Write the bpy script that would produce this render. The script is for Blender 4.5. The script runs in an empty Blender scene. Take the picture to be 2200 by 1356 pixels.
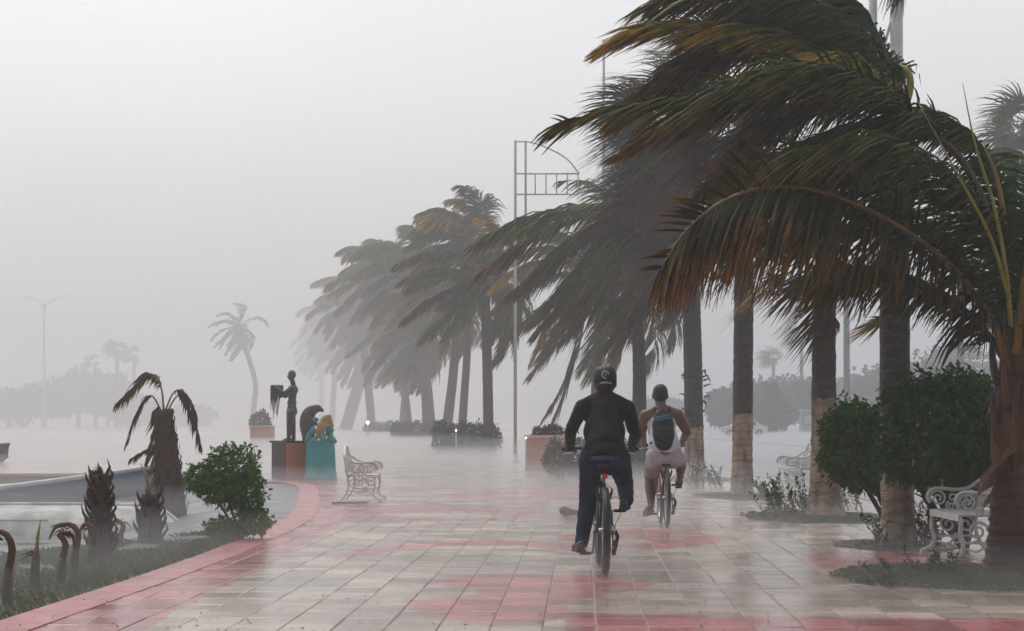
import bpy, bmesh, math, random
import numpy as np
from mathutils import Vector, Matrix, noise
rad = math.radians
sc = bpy.context.scene
col = sc.collection
rnd = random.Random(7)

# ------------------------------------------------------------------ camera
F, H, CX, HY = 4400.0, 1.15, 1100.0, 910.0      # focal length in photo pixels, eye height, vanishing point
cam_d = bpy.data.cameras.new('camera')
cam_d.sensor_width = 36.0
cam_d.lens = 36.0 * F / 2200.0
cam_d.shift_y = (HY - 678.0) / 2200.0
cam_d.clip_start = 0.1
cam_d.clip_end = 3000.0
cam = bpy.data.objects.new('camera', cam_d)
cam.location = (0, 0, H)
cam.rotation_euler = (rad(90), 0, 0)
col.objects.link(cam)
sc.camera = cam

# ------------------------------------------------------------------ world, sun, exposure
SUN_EL, SUN_ROT = rad(60), rad(-25)              # the brightest part of the cloud lies ahead, over the bay
w = bpy.data.worlds.new('World')
sc.world = w
w.use_nodes = True
nt = w.node_tree
nt.nodes.clear()
sky = nt.nodes.new('ShaderNodeTexSky')
sky.sky_type = 'NISHITA'
sky.sun_disc = False
sky.sun_elevation = SUN_EL
sky.sun_rotation = SUN_ROT
sky.air_density = 1.0
sky.dust_density = 4.0
sky.ozone_density = 1.0
hsv = nt.nodes.new('ShaderNodeHueSaturation')   # closed cloud cover: the sky's light loses its blue
hsv.inputs['Saturation'].default_value = 0.10
tc = nt.nodes.new('ShaderNodeTexCoord')
cn = nt.nodes.new('ShaderNodeTexNoise')
cn.inputs['Scale'].default_value = 2.2
cn.inputs['Detail'].default_value = 5
cr = nt.nodes.new('ShaderNodeMapRange')
cr.inputs['From Min'].default_value = 0.3
cr.inputs['From Max'].default_value = 0.7
cr.inputs['To Min'].default_value = 0.93
cr.inputs['To Max'].default_value = 1.05
mx = nt.nodes.new('ShaderNodeVectorMath')
mx.operation = 'SCALE'
bg = nt.nodes.new('ShaderNodeBackground')
bg.inputs['Strength'].default_value = 0.15
wo = nt.nodes.new('ShaderNodeOutputWorld')
nt.links.new(sky.outputs[0], hsv.inputs['Color'])
nt.links.new(tc.outputs['Generated'], cn.inputs['Vector'])
nt.links.new(cn.outputs[0], cr.inputs['Value'])
nt.links.new(hsv.outputs[0], mx.inputs[0])
nt.links.new(cr.outputs[0], mx.inputs['Scale'])
nt.links.new(mx.outputs[0], bg.inputs[0])
nt.links.new(bg.outputs[0], wo.inputs[0])
sl = bpy.data.lights.new('sun', 'SUN')
sl.energy = 0.5
sl.angle = rad(60)
sl.color = (1.0, 0.98, 0.95)
so = bpy.data.objects.new('sun', sl)
so.rotation_euler = Vector((math.sin(SUN_ROT) * math.cos(SUN_EL), math.cos(SUN_ROT) * math.cos(SUN_EL), math.sin(SUN_EL))).to_track_quat('Z', 'Y').to_euler()
so.location = (0, 0, 60)
col.objects.link(so)
sc.view_settings.view_transform = 'Standard'
sc.view_settings.look = 'None'
sc.view_settings.gamma = 1.0
sc.view_settings.use_curve_mapping = False
sc.view_settings.exposure = 0.23
sc.render.engine = 'CYCLES'
cy = sc.cycles
cy.use_denoising = True
cy.max_bounces = 5
cy.diffuse_bounces = 2
cy.glossy_bounces = 2
cy.transmission_bounces = 2
cy.volume_bounces = 2
cy.transparent_max_bounces = 4
HAZE = 0.0027

# ------------------------------------------------------------------ helpers
V = Vector
def P(px, py, d):                  # the point at distance d that the photo shows at (px, py)
    return V(((px - CX) / F * d, d, H - (py - HY) / F * d))
def G(px, py, z=0.0):              # the point of the level z that the photo shows at (px, py)
    d = (H - z) * F / (py - HY)
    return V(((px - CX) / F * d, d, z))
ORG = {}
class MB:
    def __init__(s):
        s.v = []; s.f = []; s.a = []
    def add(s, vs, fs, a=0.0):
        n = len(s.v)
        s.v.extend(vs)
        s.f.extend([tuple(i + n for i in q) for q in fs])
        s.a.extend(a if isinstance(a, list) else [a] * len(vs))
    def tube(s, pts, rr, n=8, cap=True, squash=None):
        pts = [V(p) for p in pts]
        if not isinstance(rr, (list, tuple)): rr = [rr] * len(pts)
        vs = []; fs = []
        up = None
        for i, p in enumerate(pts):
            t = (pts[min(i + 1, len(pts) - 1)] - pts[max(i - 1, 0)])
            if t.length < 1e-9: t = V((0, 0, 1))
            t.normalize()
            if up is None:
                up = V((0, 1, 0)) if abs(t.y) < 0.9 else V((1, 0, 0))
            u = (up - t * up.dot(t)).normalized(); up = u
            b = t.cross(u)
            for k in range(n):
                a = 2 * math.pi * k / n
                vs.append(p + (u * math.cos(a) + b * math.sin(a) * (squash or 1)) * rr[i])
        m = len(pts)
        for i in range(m - 1):
            for k in range(n):
                k2 = (k + 1) % n
                fs.append((i * n + k, i * n + k2, (i + 1) * n + k2, (i + 1) * n + k))
        if cap:
            fs.append(tuple(range(n - 1, -1, -1)))
            fs.append(tuple((m - 1) * n + k for k in range(n)))
        s.add(vs, fs)
    def box(s, c, size, rz=0.0, rot=None):
        c = V(c); hx, hy, hz = size[0] / 2, size[1] / 2, size[2] / 2
        R = rot or Matrix.Rotation(rz, 3, 'Z')
        vs = [c + R @ V((x * hx, y * hy, z * hz)) for z in (-1, 1) for y in (-1, 1) for x in (-1, 1)]
        s.add(vs, [(0, 2, 3, 1), (4, 5, 7, 6), (0, 1, 5, 4), (2, 6, 7, 3), (0, 4, 6, 2), (1, 3, 7, 5)])
    def lathe(s, c, prof, n=16, jit=0.0, sx=1.0, sy=1.0):
        c = V(c); vs = []; fs = []
        for (r, z) in prof:
            for k in range(n):
                a = 2 * math.pi * k / n
                rr = r * (1 + jit * (rnd.random() - 0.5))
                vs.append(c + V((rr * math.cos(a) * sx, rr * math.sin(a) * sy, z)))
        m = len(prof)
        for i in range(m - 1):
            for k in range(n):
                k2 = (k + 1) % n
                fs.append((i * n + k, i * n + k2, (i + 1) * n + k2, (i + 1) * n + k))
        fs.append(tuple(range(n - 1, -1, -1)))
        fs.append(tuple((m - 1) * n + k for k in range(n)))
        s.add(vs, fs)
    def ell(s, c, r, n=12, m=8, R=None):
        c = V(c); vs = []; fs = []
        R = R or Matrix.Identity(3)
        for i in range(m + 1):
            th = math.pi * i / m
            th = min(max(th, 0.02), math.pi - 0.02)
            for k in range(n):
                a = 2 * math.pi * k / n
                vs.append(c + R @ V((r[0] * math.sin(th) * math.cos(a), r[1] * math.sin(th) * math.sin(a), r[2] * math.cos(th))))
        for i in range(m):
            for k in range(n):
                k2 = (k + 1) % n
                fs.append((i * n + k, (i + 1) * n + k, (i + 1) * n + k2, i * n + k2))
        fs.append(tuple(range(n)))
        fs.append(tuple(m * n + k for k in range(n - 1, -1, -1)))
        s.add(vs, fs)
    def ribbon(s, pts, wd, ws, a0=0.0, a1=0.0):
        vs = []; aa = []
        n = len(pts)
        for i, p in enumerate(pts):
            h = wd * (ws[i] / 2)
            vs += [p - h, p + h]
            t = a0 + (a1 - a0) * i / (n - 1)
            aa += [t, t]
        s.add(vs, [(2 * i, 2 * i + 1, 2 * i + 3, 2 * i + 2) for i in range(n - 1)], aa)
    def prism(s, poly, z0, z1):
        n = len(poly)
        s.add([V((p[0], p[1], z0)) for p in poly] + [V((p[0], p[1], z1)) for p in poly],
              [tuple(range(n - 1, -1, -1)), tuple(range(n, 2 * n))] + [(i, (i + 1) % n, n + (i + 1) % n, n + i) for i in range(n)])
    def mesh(s, name, mat, o=V((0, 0, 0)), smooth=True):
        me = bpy.data.meshes.new(name)
        me.from_pydata([tuple(p - o) for p in s.v], [], s.f)
        if any(s.a):
            at = me.attributes.new('age', 'FLOAT', 'POINT')
            at.data.foreach_set('value', s.a)
        if smooth:
            me.polygons.foreach_set('use_smooth', [True] * len(me.polygons))
        me.materials.append(mat)
        me.update()
        return me
    def build(s, name, mat, parent=None, smooth=True, origin=None):
        o = ORG[parent.name] if parent else (V(origin) if origin is not None else V((0, 0, 0)))
        ob = bpy.data.objects.new(name, s.mesh(name, mat, o, smooth))
        col.objects.link(ob)
        if parent: ob.parent = parent
        else: ob.location = o
        ORG[ob.name] = o.copy()
        return ob
def tag(o, label=None, cat=None, group=None, kind=None):
    if label: o['label'] = label
    if cat: o['category'] = cat
    if group: o['group'] = group
    if kind: o['kind'] = kind
    return o
def thing(name, loc, label, cat, group=None):
    o = bpy.data.objects.new(name, None)
    o.empty_display_size = 0.1
    o.location = loc
    col.objects.link(o)
    ORG[o.name] = V(loc)
    return tag(o, label, cat, group)
def copy_tree(o, loc, rz=0.0, label=None):
    def cp(a, par):
        c = a.copy(); col.objects.link(c); c.parent = par
        for ch in list(a.children): cp(ch, c)
        return c
    c = cp(o, None); c.location = loc; c.rotation_euler = (0, 0, rz)
    ORG[c.name] = V(loc)
    if label: c['label'] = label
    return c
def catmull(pts, n):
    pts = [V(p) for p in pts]
    q = [pts[0] * 2 - pts[1]] + pts + [pts[-1] * 2 - pts[-2]]
    m = len(pts) - 1
    out = []
    for i in range(n):
        u = i / (n - 1) * m
        k = min(int(u), m - 1); t = u - k
        a, b, c, d = q[k], q[k + 1], q[k + 2], q[k + 3]
        out.append(0.5 * ((2 * b) + (c - a) * t + (2 * a - 5 * b + 4 * c - d) * t * t + (3 * b - a - 3 * c + d) * t ** 3))
    return out

# ------------------------------------------------------------------ materials
def new_mat(name):
    m = bpy.data.materials.new(name); m.use_nodes = True
    t = m.node_tree
    return m, t, t.nodes['Principled BSDF']
def mth(t, op, a, b=None, c=None, clamp=False):
    n = t.nodes.new('ShaderNodeMath'); n.operation = op; n.use_clamp = clamp
    for i, x in enumerate((a, b, c)):
        if x is None: continue
        if isinstance(x, (int, float)): n.inputs[i].default_value = x
        else: t.links.new(x, n.inputs[i])
    return n.outputs[0]
def mixc(t, f, a, b, mode='MIX'):
    n = t.nodes.new('ShaderNodeMix'); n.data_type = 'RGBA'; n.blend_type = mode
    for s, x in ((n.inputs[0], f), (n.inputs[6], a), (n.inputs[7], b)):
        if isinstance(x, (int, float)): s.default_value = x
        elif isinstance(x, tuple): s.default_value = (*x, 1)
        else: t.links.new(x, s)
    return n.outputs[2]
def ntex(t, scale, detail=4, vec=None, rough=0.55):
    n = t.nodes.new('ShaderNodeTexNoise')
    n.inputs['Scale'].default_value = scale; n.inputs['Detail'].default_value = detail; n.inputs['Roughness'].default_value = rough
    if vec is not None: t.links.new(vec, n.inputs['Vector'])
    return n.outputs[0]
def ramp(t, x, a, b):
    n = t.nodes.new('ShaderNodeMapRange'); n.inputs[1].default_value = a; n.inputs[2].default_value = b
    n.interpolation_type = 'SMOOTHSTEP'
    t.links.new(x, n.inputs[0])
    return n.outputs[0]
def ocoord(t, scale=(1, 1, 1), out='Object'):
    c = t.nodes.new('ShaderNodeTexCoord')
    mp = t.nodes.new('ShaderNodeMapping'); mp.inputs['Scale'].default_value = scale
    t.links.new(c.outputs[out], mp.inputs[0])
    return mp.outputs[0]
def bumpn(t, h, dist, strength=1.0):
    b = t.nodes.new('ShaderNodeBump'); b.inputs['Distance'].default_value = dist; b.inputs['Strength'].default_value = strength
    t.links.new(h, b.inputs['Height'])
    return b.outputs[0]
def M(name, c1, c2=None, scale=6.0, rough=0.6, bump=0.0, bscale=None, stretch=(1, 1, 1), spec=0.4, metal=0.0, rr=0.15):
    m, t, b = new_mat(name)
    vec = ocoord(t, stretch)
    n = ntex(t, scale, 5, vec)
    c2 = c2 or tuple(x * 0.6 for x in c1)
    t.links.new(mixc(t, ramp(t, n, 0.3, 0.7), c1, c2), b.inputs['Base Color'])
    n2 = ntex(t, scale * 2.3, 3, vec)
    t.links.new(mth(t, 'MULTIPLY_ADD', n2, rr, rough - rr / 2), b.inputs['Roughness'])
    b.inputs['Specular IOR Level'].default_value = spec
    b.inputs['Metallic'].default_value = metal
    if bump:
        t.links.new(bumpn(t, ntex(t, bscale or scale * 4, 4, vec), bump), b.inputs['Normal'])
    return m
def leaf_mat(name, c1, c2, dry, rough=0.55, amt=1.0, scale=3.0):
    m, t, b = new_mat(name)                       # colour runs from the green blade to its dried tip
    vec = ocoord(t)
    base = mixc(t, ramp(t, ntex(t, scale, 4, vec), 0.35, 0.65), c1, c2)
    at = t.nodes.new('ShaderNodeAttribute'); at.attribute_name = 'age'
    f = mth(t, 'MULTIPLY', mth(t, 'ADD', at.outputs['Fac'], mth(t, 'MULTIPLY_ADD', ntex(t, scale * 2, 3, vec), 0.9, -0.83)), amt * 1.7, clamp=True)
    t.links.new(mixc(t, f, base, dry), b.inputs['Base Color'])
    b.inputs['Roughness'].default_value = rough
    b.inputs['Specular IOR Level'].default_value = 0.05
    return m
MT = {}
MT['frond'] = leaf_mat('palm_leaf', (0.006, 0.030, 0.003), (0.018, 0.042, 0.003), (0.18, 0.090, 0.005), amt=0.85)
MT['frond_olive'] = leaf_mat('palm_leaf_olive', (0.070, 0.078, 0.006), (0.12, 0.092, 0.006), (0.52, 0.26, 0.014), amt=1.0)
MT['frond_brown'] = leaf_mat('palm_leaf_brown', (0.022, 0.018, 0.004), (0.014, 0.020, 0.004), (0.26, 0.092, 0.006), amt=0.9)
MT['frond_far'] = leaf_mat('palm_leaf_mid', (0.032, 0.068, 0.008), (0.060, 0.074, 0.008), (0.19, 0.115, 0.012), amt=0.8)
MT['dead'] = leaf_mat('palm_leaf_dead', (0.058, 0.024, 0.016), (0.080, 0.032, 0.022), (0.13, 0.050, 0.022))
MT['rib'] = M('midrib', (0.22, 0.105, 0.012), (0.14, 0.075, 0.010), 5, 0.45)
MT['rib_yellow'] = M('midrib_yellow', (0.30, 0.25, 0.035), (0.19, 0.16, 0.02), 5, 0.4)
MT['rib_dark'] = M('midrib_dark', (0.036, 0.028, 0.011), (0.026, 0.022, 0.009), 5, 0.5)
MT['leaf'] = leaf_mat('shrub_leaf', (0.014, 0.058, 0.005), (0.032, 0.096, 0.009), (0.10, 0.15, 0.016), amt=0.75)
MT['leaf_lime'] = leaf_mat('shrub_leaf_fresh', (0.038, 0.125, 0.012), (0.068, 0.165, 0.018), (0.16, 0.27, 0.03), amt=0.8)
MT['leaf_yellow'] = M('yellow_leaf', (0.42, 0.24, 0.02), (0.3, 0.15, 0.02), 9, 0.5)
MT['leaf_hedge'] = leaf_mat('hedge_leaf', (0.022, 0.032, 0.014), (0.032, 0.042, 0.017), (0.045, 0.055, 0.02), amt=0.5)
MT['grass'] = leaf_mat('grass_blade', (0.065, 0.098, 0.036), (0.092, 0.12, 0.05), (0.16, 0.16, 0.09), amt=0.9)
MT['stem'] = M('woody_stem', (0.05, 0.038, 0.026), (0.03, 0.022, 0.016), 14, 0.8, 0.004)
MT['bark_dark'] = M('palm_bark_dark', (0.034, 0.027, 0.025), (0.020, 0.016, 0.015), 9, 0.75, 0.012, 22, (1, 1, 5))
MT['bark_brown'] = M('palm_bark_brown', (0.085, 0.055, 0.042), (0.05, 0.034, 0.028), 8, 0.8, 0.012, 20, (1, 1, 5))
MT['bark_red'] = M('palm_bark_red', (0.080, 0.022, 0.011), (0.032, 0.011, 0.007), 10, 0.6, 0.02, 18, (1, 1, 3))
MT['fibre'] = M('palm_fibre', (0.135, 0.043, 0.010), (0.058, 0.022, 0.008), 12, 0.7, 0.012, 60, (1, 1, 0.2))
def whitewash(name, hgt):
    m, t, b = new_mat(name)
    vec = ocoord(t)
    sp = t.nodes.new('ShaderNodeSeparateXYZ'); t.links.new(vec, sp.inputs[0])
    st = ocoord(t, (1, 1, 0.25)); rg = ocoord(t, (0.6, 0.6, 6))
    bark = mixc(t, ramp(t, ntex(t, 7, 5, rg), 0.35, 0.65), (0.020, 0.015, 0.014), (0.036, 0.027, 0.025))
    lime = mixc(t, ramp(t, ntex(t, 9, 5, st), 0.3, 0.7), (0.42, 0.30, 0.215), (0.28, 0.18, 0.13))
    wear = ramp(t, ntex(t, 5.0, 6, st, 0.7), 0.47, 0.62)
    lime = mixc(t, mth(t, 'MULTIPLY', wear, 0.85), lime, (0.10, 0.07, 0.052))
    wv = t.nodes.new('ShaderNodeTexWave'); wv.bands_direction = 'Z'; wv.inputs['Scale'].default_value = 2.6
    wv.inputs['Distortion'].default_value = 8.0; wv.inputs['Detail'].default_value = 3; wv.inputs['Detail Scale'].default_value = 2.0
    t.links.new(vec, wv.inputs['Vector']); rings = ramp(t, wv.outputs['Fac'], .62, .95)
    lime = mixc(t, mth(t, 'MULTIPLY', rings, 0.38), lime, (0.13, 0.09, 0.06))
    bark = mixc(t, mth(t, 'MULTIPLY', rings, 0.6), bark, (0.075, 0.055, 0.048))
    z = mth(t, 'ADD', sp.outputs[2], mth(t, 'MULTIPLY_ADD', ntex(t, 6, 5, vec, 0.7), 0.26, -0.13))
    t.links.new(mixc(t, ramp(t, z, hgt - 0.012, hgt + 0.012), lime, bark), b.inputs['Base Color'])
    b.inputs['Roughness'].default_value = 0.7
    t.links.new(bumpn(t, mth(t, 'SUBTRACT', ntex(t, 9, 5, rg), mth(t, 'MULTIPLY', rings, .5)), 0.03), b.inputs['Normal'])
    return m
MT['white_iron'] = M('white_painted_iron', (0.60, 0.60, 0.60), (0.46, 0.45, 0.44), 9, 0.35, 0.002, 60)
MT['grey_iron'] = M('cream_painted_iron', (0.76, 0.72, 0.68), (0.58, 0.54, 0.50), 9, 0.4, 0.002, 60)
MT['pole'] = M('white_pole_paint', (0.66, 0.67, 0.67), (0.50, 0.51, 0.52), 3, 0.4)
MT['pole_grey'] = M('grey_pole_metal', (0.50, 0.50, 0.50), (0.40, 0.40, 0.40), 3, 0.45)
MT['bronze'] = M('dark_bronze', (0.032, 0.027, 0.026), (0.05, 0.044, 0.04), 8, 0.38, 0.004, 30, spec=0.5)
MT['terracotta'] = M('orange_plaster', (0.50, 0.18, 0.075), (0.40, 0.145, 0.06), 6, 0.65, 0.003)
MT['maroon'] = M('maroon_plaster', (0.075, 0.035, 0.045), (0.055, 0.028, 0.035), 6, 0.6, 0.003)
MT['turquoise'] = M('turquoise_plaster', (0.045, 0.33, 0.34), (0.03, 0.24, 0.26), 4, 0.5, 0.006, 9)
MT['ochre'] = M('ochre_paint', (0.42, 0.34, 0.13), (0.30, 0.22, 0.09), 9, 0.5, 0.004)
MT['cream'] = M('cream_plaster', (0.6, 0.52, 0.42), (0.48, 0.4, 0.32), 6, 0.6)
MT['boat_white'] = M('white_boat_paint', (0.60, 0.61, 0.57), (0.24, 0.25, 0.21), 3.2, 0.7, 0.010, 8)
MT['boat_blue'] = M('blue_boat_paint', (0.055, 0.12, 0.30), (0.04, 0.085, 0.21), 3, 0.35)
MT['boat_grey'] = M('grey_boat_paint', (0.15, 0.165, 0.19), (0.10, 0.11, 0.13), 2.5, 0.4, 0.003, 8)
MT['black'] = M('black_rubber', (0.012, 0.012, 0.013), (0.02, 0.019, 0.019), 20, 0.55, 0.001)
MT['metal'] = M('bare_metal', (0.5, 0.5, 0.5), (0.35, 0.35, 0.35), 20, 0.3, metal=1.0)
MT['frame_dark'] = M('dark_bike_paint', (0.03, 0.03, 0.034), (0.02, 0.02, 0.022), 10, 0.3)
MT['frame_red'] = M('red_bike_paint', (0.22, 0.02, 0.02), (0.15, 0.015, 0.015), 10, 0.3)
MT['frame_grey'] = M('silver_bike_paint', (0.3, 0.31, 0.33), (0.22, 0.22, 0.24), 10, 0.3)
MT['red_lens'] = M('red_reflector', (0.55, 0.02, 0.01), (0.45, 0.015, 0.01), 30, 0.2)
MT['jacket'] = M('black_jacket_cloth', (0.013, 0.0095, 0.009), (0.010, 0.007, 0.007), 5, 0.8, 0.003, 9, spec=0.12)
MT['sleeve'] = M('black_sleeve_cloth', (0.008, 0.007, 0.008), (0.011, 0.009, 0.010), 7, 0.6, 0.004, 14, spec=0.2)
MT['denim'] = M('dark_denim', (0.007, 0.012, 0.034), (0.013, 0.020, 0.052), 8, 0.8, 0.003, 10, spec=0.15)
MT['blue_cloth'] = M('blue_shirt_cloth', (0.018, 0.05, 0.15), (0.012, 0.035, 0.10), 12, 0.7, 0.004)
MT['cap'] = M('black_cap_cloth', (0.010, 0.010, 0.012), (0.014, 0.014, 0.016), 20, 0.6)
MT['patch'] = M('grey_cap_badge', (0.42, 0.42, 0.44), (0.3, 0.3, 0.32), 30, 0.5)
MT['skin'] = M('tan_skin', (0.15, 0.07, 0.043), (0.11, 0.052, 0.032), 12, 0.45)
MT['skin_dark'] = M('brown_skin', (0.13, 0.058, 0.038), (0.10, 0.044, 0.03), 12, 0.42)
MT['hair'] = M('black_hair', (0.010, 0.008, 0.008), (0.016, 0.012, 0.011), 60, 0.6, 0.006, 90)
MT['white_cloth'] = M('white_vest_cloth', (0.60, 0.56, 0.63), (0.46, 0.42, 0.48), 6, 0.7, 0.008, 10)
MT['shorts'] = M('wet_pale_shorts', (0.46, 0.40, 0.45), (0.24, 0.18, 0.20), 5, 0.6, 0.010, 9)
MT['pack'] = M('navy_backpack_cloth', (0.005, 0.006, 0.012), (0.008, 0.009, 0.017), 14, 0.7, 0.002, 18, spec=0.15)
MT['cyan'] = M('teal_print', (0.02, 0.20, 0.28), (0.015, 0.14, 0.22), 30, 0.5)
MT['shoe'] = M('dark_shoe_leather', (0.035, 0.024, 0.020), (0.022, 0.016, 0.014), 15, 0.35)
MT['shoe_brown'] = M('brown_shoe_sole', (0.12, 0.065, 0.045), (0.08, 0.045, 0.034), 15, 0.5)
MT['eye'] = M('eye_white', (0.6, 0.58, 0.55), (0.55, 0.52, 0.5), 30, 0.2)
MT['wood'] = M('wet_brown_board', (0.15, 0.075, 0.055), (0.09, 0.045, 0.035), 8, 0.5, 0.003, 30, (1, 6, 6))
MT['soil'] = M('wet_soil', (0.040, 0.028, 0.022), (0.022, 0.016, 0.013), 9, 0.55, 0.03, 14)
MT['sand'] = M('wet_sand', (0.16, 0.15, 0.145), (0.11, 0.105, 0.105), 1.2, 0.42, 0.015, 7)
MT['lawn'] = M('lawn_soil', (0.050, 0.060, 0.032), (0.075, 0.072, 0.045), 3, 0.75, 0.02, 18)
MT['car_white'] = M('white_car_paint', (0.75, 0.75, 0.75), (0.7, 0.7, 0.7), 3, 0.25)
MT['glass'] = M('dark_car_glass', (0.02, 0.022, 0.025), (0.03, 0.03, 0.033), 3, 0.08)
MT['teal_wall'] = M('teal_wall_paint', (0.12, 0.36, 0.38), (0.09, 0.28, 0.30), 2, 0.6)
def emit(name, c, s):
    m, t, b = new_mat(name)
    b.inputs['Base Color'].default_value = (*c, 1)
    b.inputs['Emission Color'].default_value = (*c, 1)
    b.inputs['Emission Strength'].default_value = s
    return m
MT['lamp'] = emit('lit_lamp_glass', (1.0, 0.80, 0.52), 9.0)
MT['lamp_dim'] = emit('lit_lamp_glass_dim', (1.0, 0.62, 0.32), 5.0)
# ------------------------------------------------------------------ the paving material: red scrolls painted over pale slabs
TILT = 150.0 / F                                   # the slabs run a little to the right of the view axis
def paving_mat(name, per_slab=True, joints=False):
    m, t, b = new_mat(name)
    g = t.nodes.new('ShaderNodeNewGeometry')
    sp = t.nodes.new('ShaderNodeSeparateXYZ'); t.links.new(g.outputs['Position'], sp.inputs[0])
    pos = g.outputs['Position']
    wob = mth(t, 'MULTIPLY_ADD', ntex(t, 3.0, 3, pos), 0.16, -0.08)
    x = mth(t, 'ADD', sp.outputs[0], wob); y = mth(t, 'ADD', sp.outputs[1], mth(t, 'MULTIPLY', wob, 2.0))
    def ell(cx, cy_, rx, ry):
        u = mth(t, 'DIVIDE', mth(t, 'SUBTRACT', x, cx), rx); v = mth(t, 'DIVIDE', mth(t, 'SUBTRACT', y, cy_), ry)
        d = mth(t, 'SQRT', mth(t, 'ADD', mth(t, 'MULTIPLY', u, u), mth(t, 'MULTIPLY', v, v)))
        return mth(t, 'SUBTRACT', 1.0, ramp(t, d, 0.92, 1.08))
    def lt(a, bb):
        return ramp(t, mth(t, 'SUBTRACT', bb, a), -0.012, 0.012)
    def mul(a, bb): return mth(t, 'MULTIPLY', a, bb)
    def mxx(a, bb): return mth(t, 'MAXIMUM', a, bb)
    inv = lambda a: mth(t, 'SUBTRACT', 1.0, a)
    e_near = mth(t, 'MULTIPLY_ADD', y, 0.012, -2.2)
    e_far = mth(t, 'MULTIPLY_ADD', mth(t, 'SUBTRACT', y, 24.0), -0.09, -1.92)
    band = lt(x, mth(t, 'MINIMUM', e_near, e_far))
    band = mul(band, lt(y, 41.5))
    red = mxx(ell(-0.05, 13.75, 0.66, 2.0), ell(0.45, 14.7, 0.55, 0.85))
    red = mul(red, inv(ell(-0.72, 14.0, 0.5, 0.62)))
    red = mul(red, inv(ell(0.75, 12.95, 0.42, 0.62)))
    red = mxx(red, mul(lt(y, mth(t, 'MULTIPLY_ADD', x, -0.12, 12.4)), lt(0.30, x)))
    cx_ = mth(t, 'SUBTRACT', x, -0.25)
    arc = mth(t, 'ABSOLUTE', mth(t, 'SUBTRACT', y, mth(t, 'MULTIPLY_ADD', mul(cx_, cx_), -1.3, 19.8)))
    red = mxx(red, mul(lt(arc, 0.5), mul(lt(x, 0.9), lt(-1.5, x))))
    red = mxx(red, mul(ell(1.3, 20.6, 0.8, 1.7), inv(ell(1.0, 20.0, 0.35, 0.7))))
    red = mxx(red, mul(ell(-1.3, 26.5, 1.7, 2.6), inv(ell(-0.8, 25.6, 0.8, 0.9))))
    red = mxx(red, mul(ell(3.2, 17.0, 0.75, 1.5), 1.0))
    red = mxx(red, mul(ell(0.4, 33, 1.7, 2.5), 0.7))
    red = mxx(red, band)
    if per_slab:
        oi = t.nodes.new('ShaderNodeObjectInfo')
        rn = mth(t, 'FRACT', mth(t, 'ADD', oi.outputs['Random'], g.outputs['Random Per Island']))
    else:
        rn = ntex(t, 0.8, 2, pos)
    tone = mth(t, 'MULTIPLY_ADD', rn, 0.46, 0.72)
    n1 = ntex(t, 1.6, 5, pos); n2 = ntex(t, 26, 4, pos)
    pale = mixc(t, ramp(t, n1, 0.32, 0.68), (0.41, 0.33, 0.265), (0.28, 0.215, 0.175))
    rust = mixc(t, ramp(t, n1, 0.35, 0.7), (0.39, 0.100, 0.108), (0.30, 0.082, 0.086))
    worn = mth(t, 'MULTIPLY', red, mth(t, 'MULTIPLY_ADD', ramp(t, n2, 0.45, 0.75), -0.25, 1.0))
    c = mixc(t, worn, pale, rust)
    sc_ = t.nodes.new('ShaderNodeVectorMath'); sc_.operation = 'SCALE'
    t.links.new(c, sc_.inputs[0]); t.links.new(tone, sc_.inputs['Scale'])
    c = sc_.outputs[0]
    speck = ramp(t, ntex(t, 45, 2, pos), 0.66, 0.72)
    c = mixc(t, mul(speck, 0.6), c, (0.06, 0.05, 0.045))
    dirt = ramp(t, ntex(t, 0.55, 6, pos, 0.65), 0.50, 0.72)
    c = mixc(t, mul(dirt, 0.45), c, (0.16, 0.115, 0.09))
    if joints:
        br = t.nodes.new('ShaderNodeTexBrick')
        br.inputs['Scale'].default_value = 1.0; br.offset = 0.0
        br.inputs['Brick Width'].default_value = 0.30; br.inputs['Row Height'].default_value = 0.60
        br.inputs['Mortar Size'].default_value = 0.008
        t.links.new(pos, br.inputs['Vector'])
        c = mixc(t, mul(br.outputs['Fac'], 0.5), c, (0.09, 0.08, 0.075))
    t.links.new(c, b.inputs['Base Color'])
    wet = ramp(t, ntex(t, 0.75, 5, pos, 0.6), 0.38, 0.66)          # standing water lies in broad shallow pools
    ro = mth(t, 'MULTIPLY_ADD', wet, -0.19, 0.27)
    t.links.new(mth(t, 'ADD', ro, mth(t, 'MULTIPLY_ADD', rn, 0.10, -0.05)), b.inputs['Roughness'])
    b.inputs['Specular IOR Level'].default_value = 0.30
    h = mth(t, 'ADD', mul(n2, 0.5), mth(t, 'MULTIPLY', ntex(t, 90, 3, pos), 0.5))
    t.links.new(bumpn(t, h, 0.004, 0.45), b.inputs['Normal'])
    return m
MT['paver'] = paving_mat('wet_painted_slab')
MT['paving_far'] = paving_mat('wet_paving_far', False, True)
MT['grout'] = M('dark_wet_joint', (0.27, 0.22, 0.185), (0.19, 0.15, 0.125), 9, 0.4, 0.003)
def wet_plain(name, c1, c2, r1, r2, scale=0.6):
    m, t, b = new_mat(name)
    g = t.nodes.new('ShaderNodeNewGeometry'); pos = g.outputs['Position']
    n = ntex(t, scale, 6, pos, 0.6)
    t.links.new(mixc(t, ramp(t, n, 0.35, 0.65), c1, c2), b.inputs['Base Color'])
    t.links.new(mth(t, 'MULTIPLY_ADD', ramp(t, ntex(t, scale * 1.7, 4, pos), 0.35, 0.65), r2 - r1, r1), b.inputs['Roughness'])
    b.inputs['Specular IOR Level'].default_value = 0.4
    t.links.new(bumpn(t, ntex(t, 22, 4, pos), 0.006), b.inputs['Normal'])
    return m
MT['road'] = wet_plain('wet_asphalt', (0.085, 0.085, 0.095), (0.055, 0.055, 0.062), 0.12, 0.30)
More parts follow.
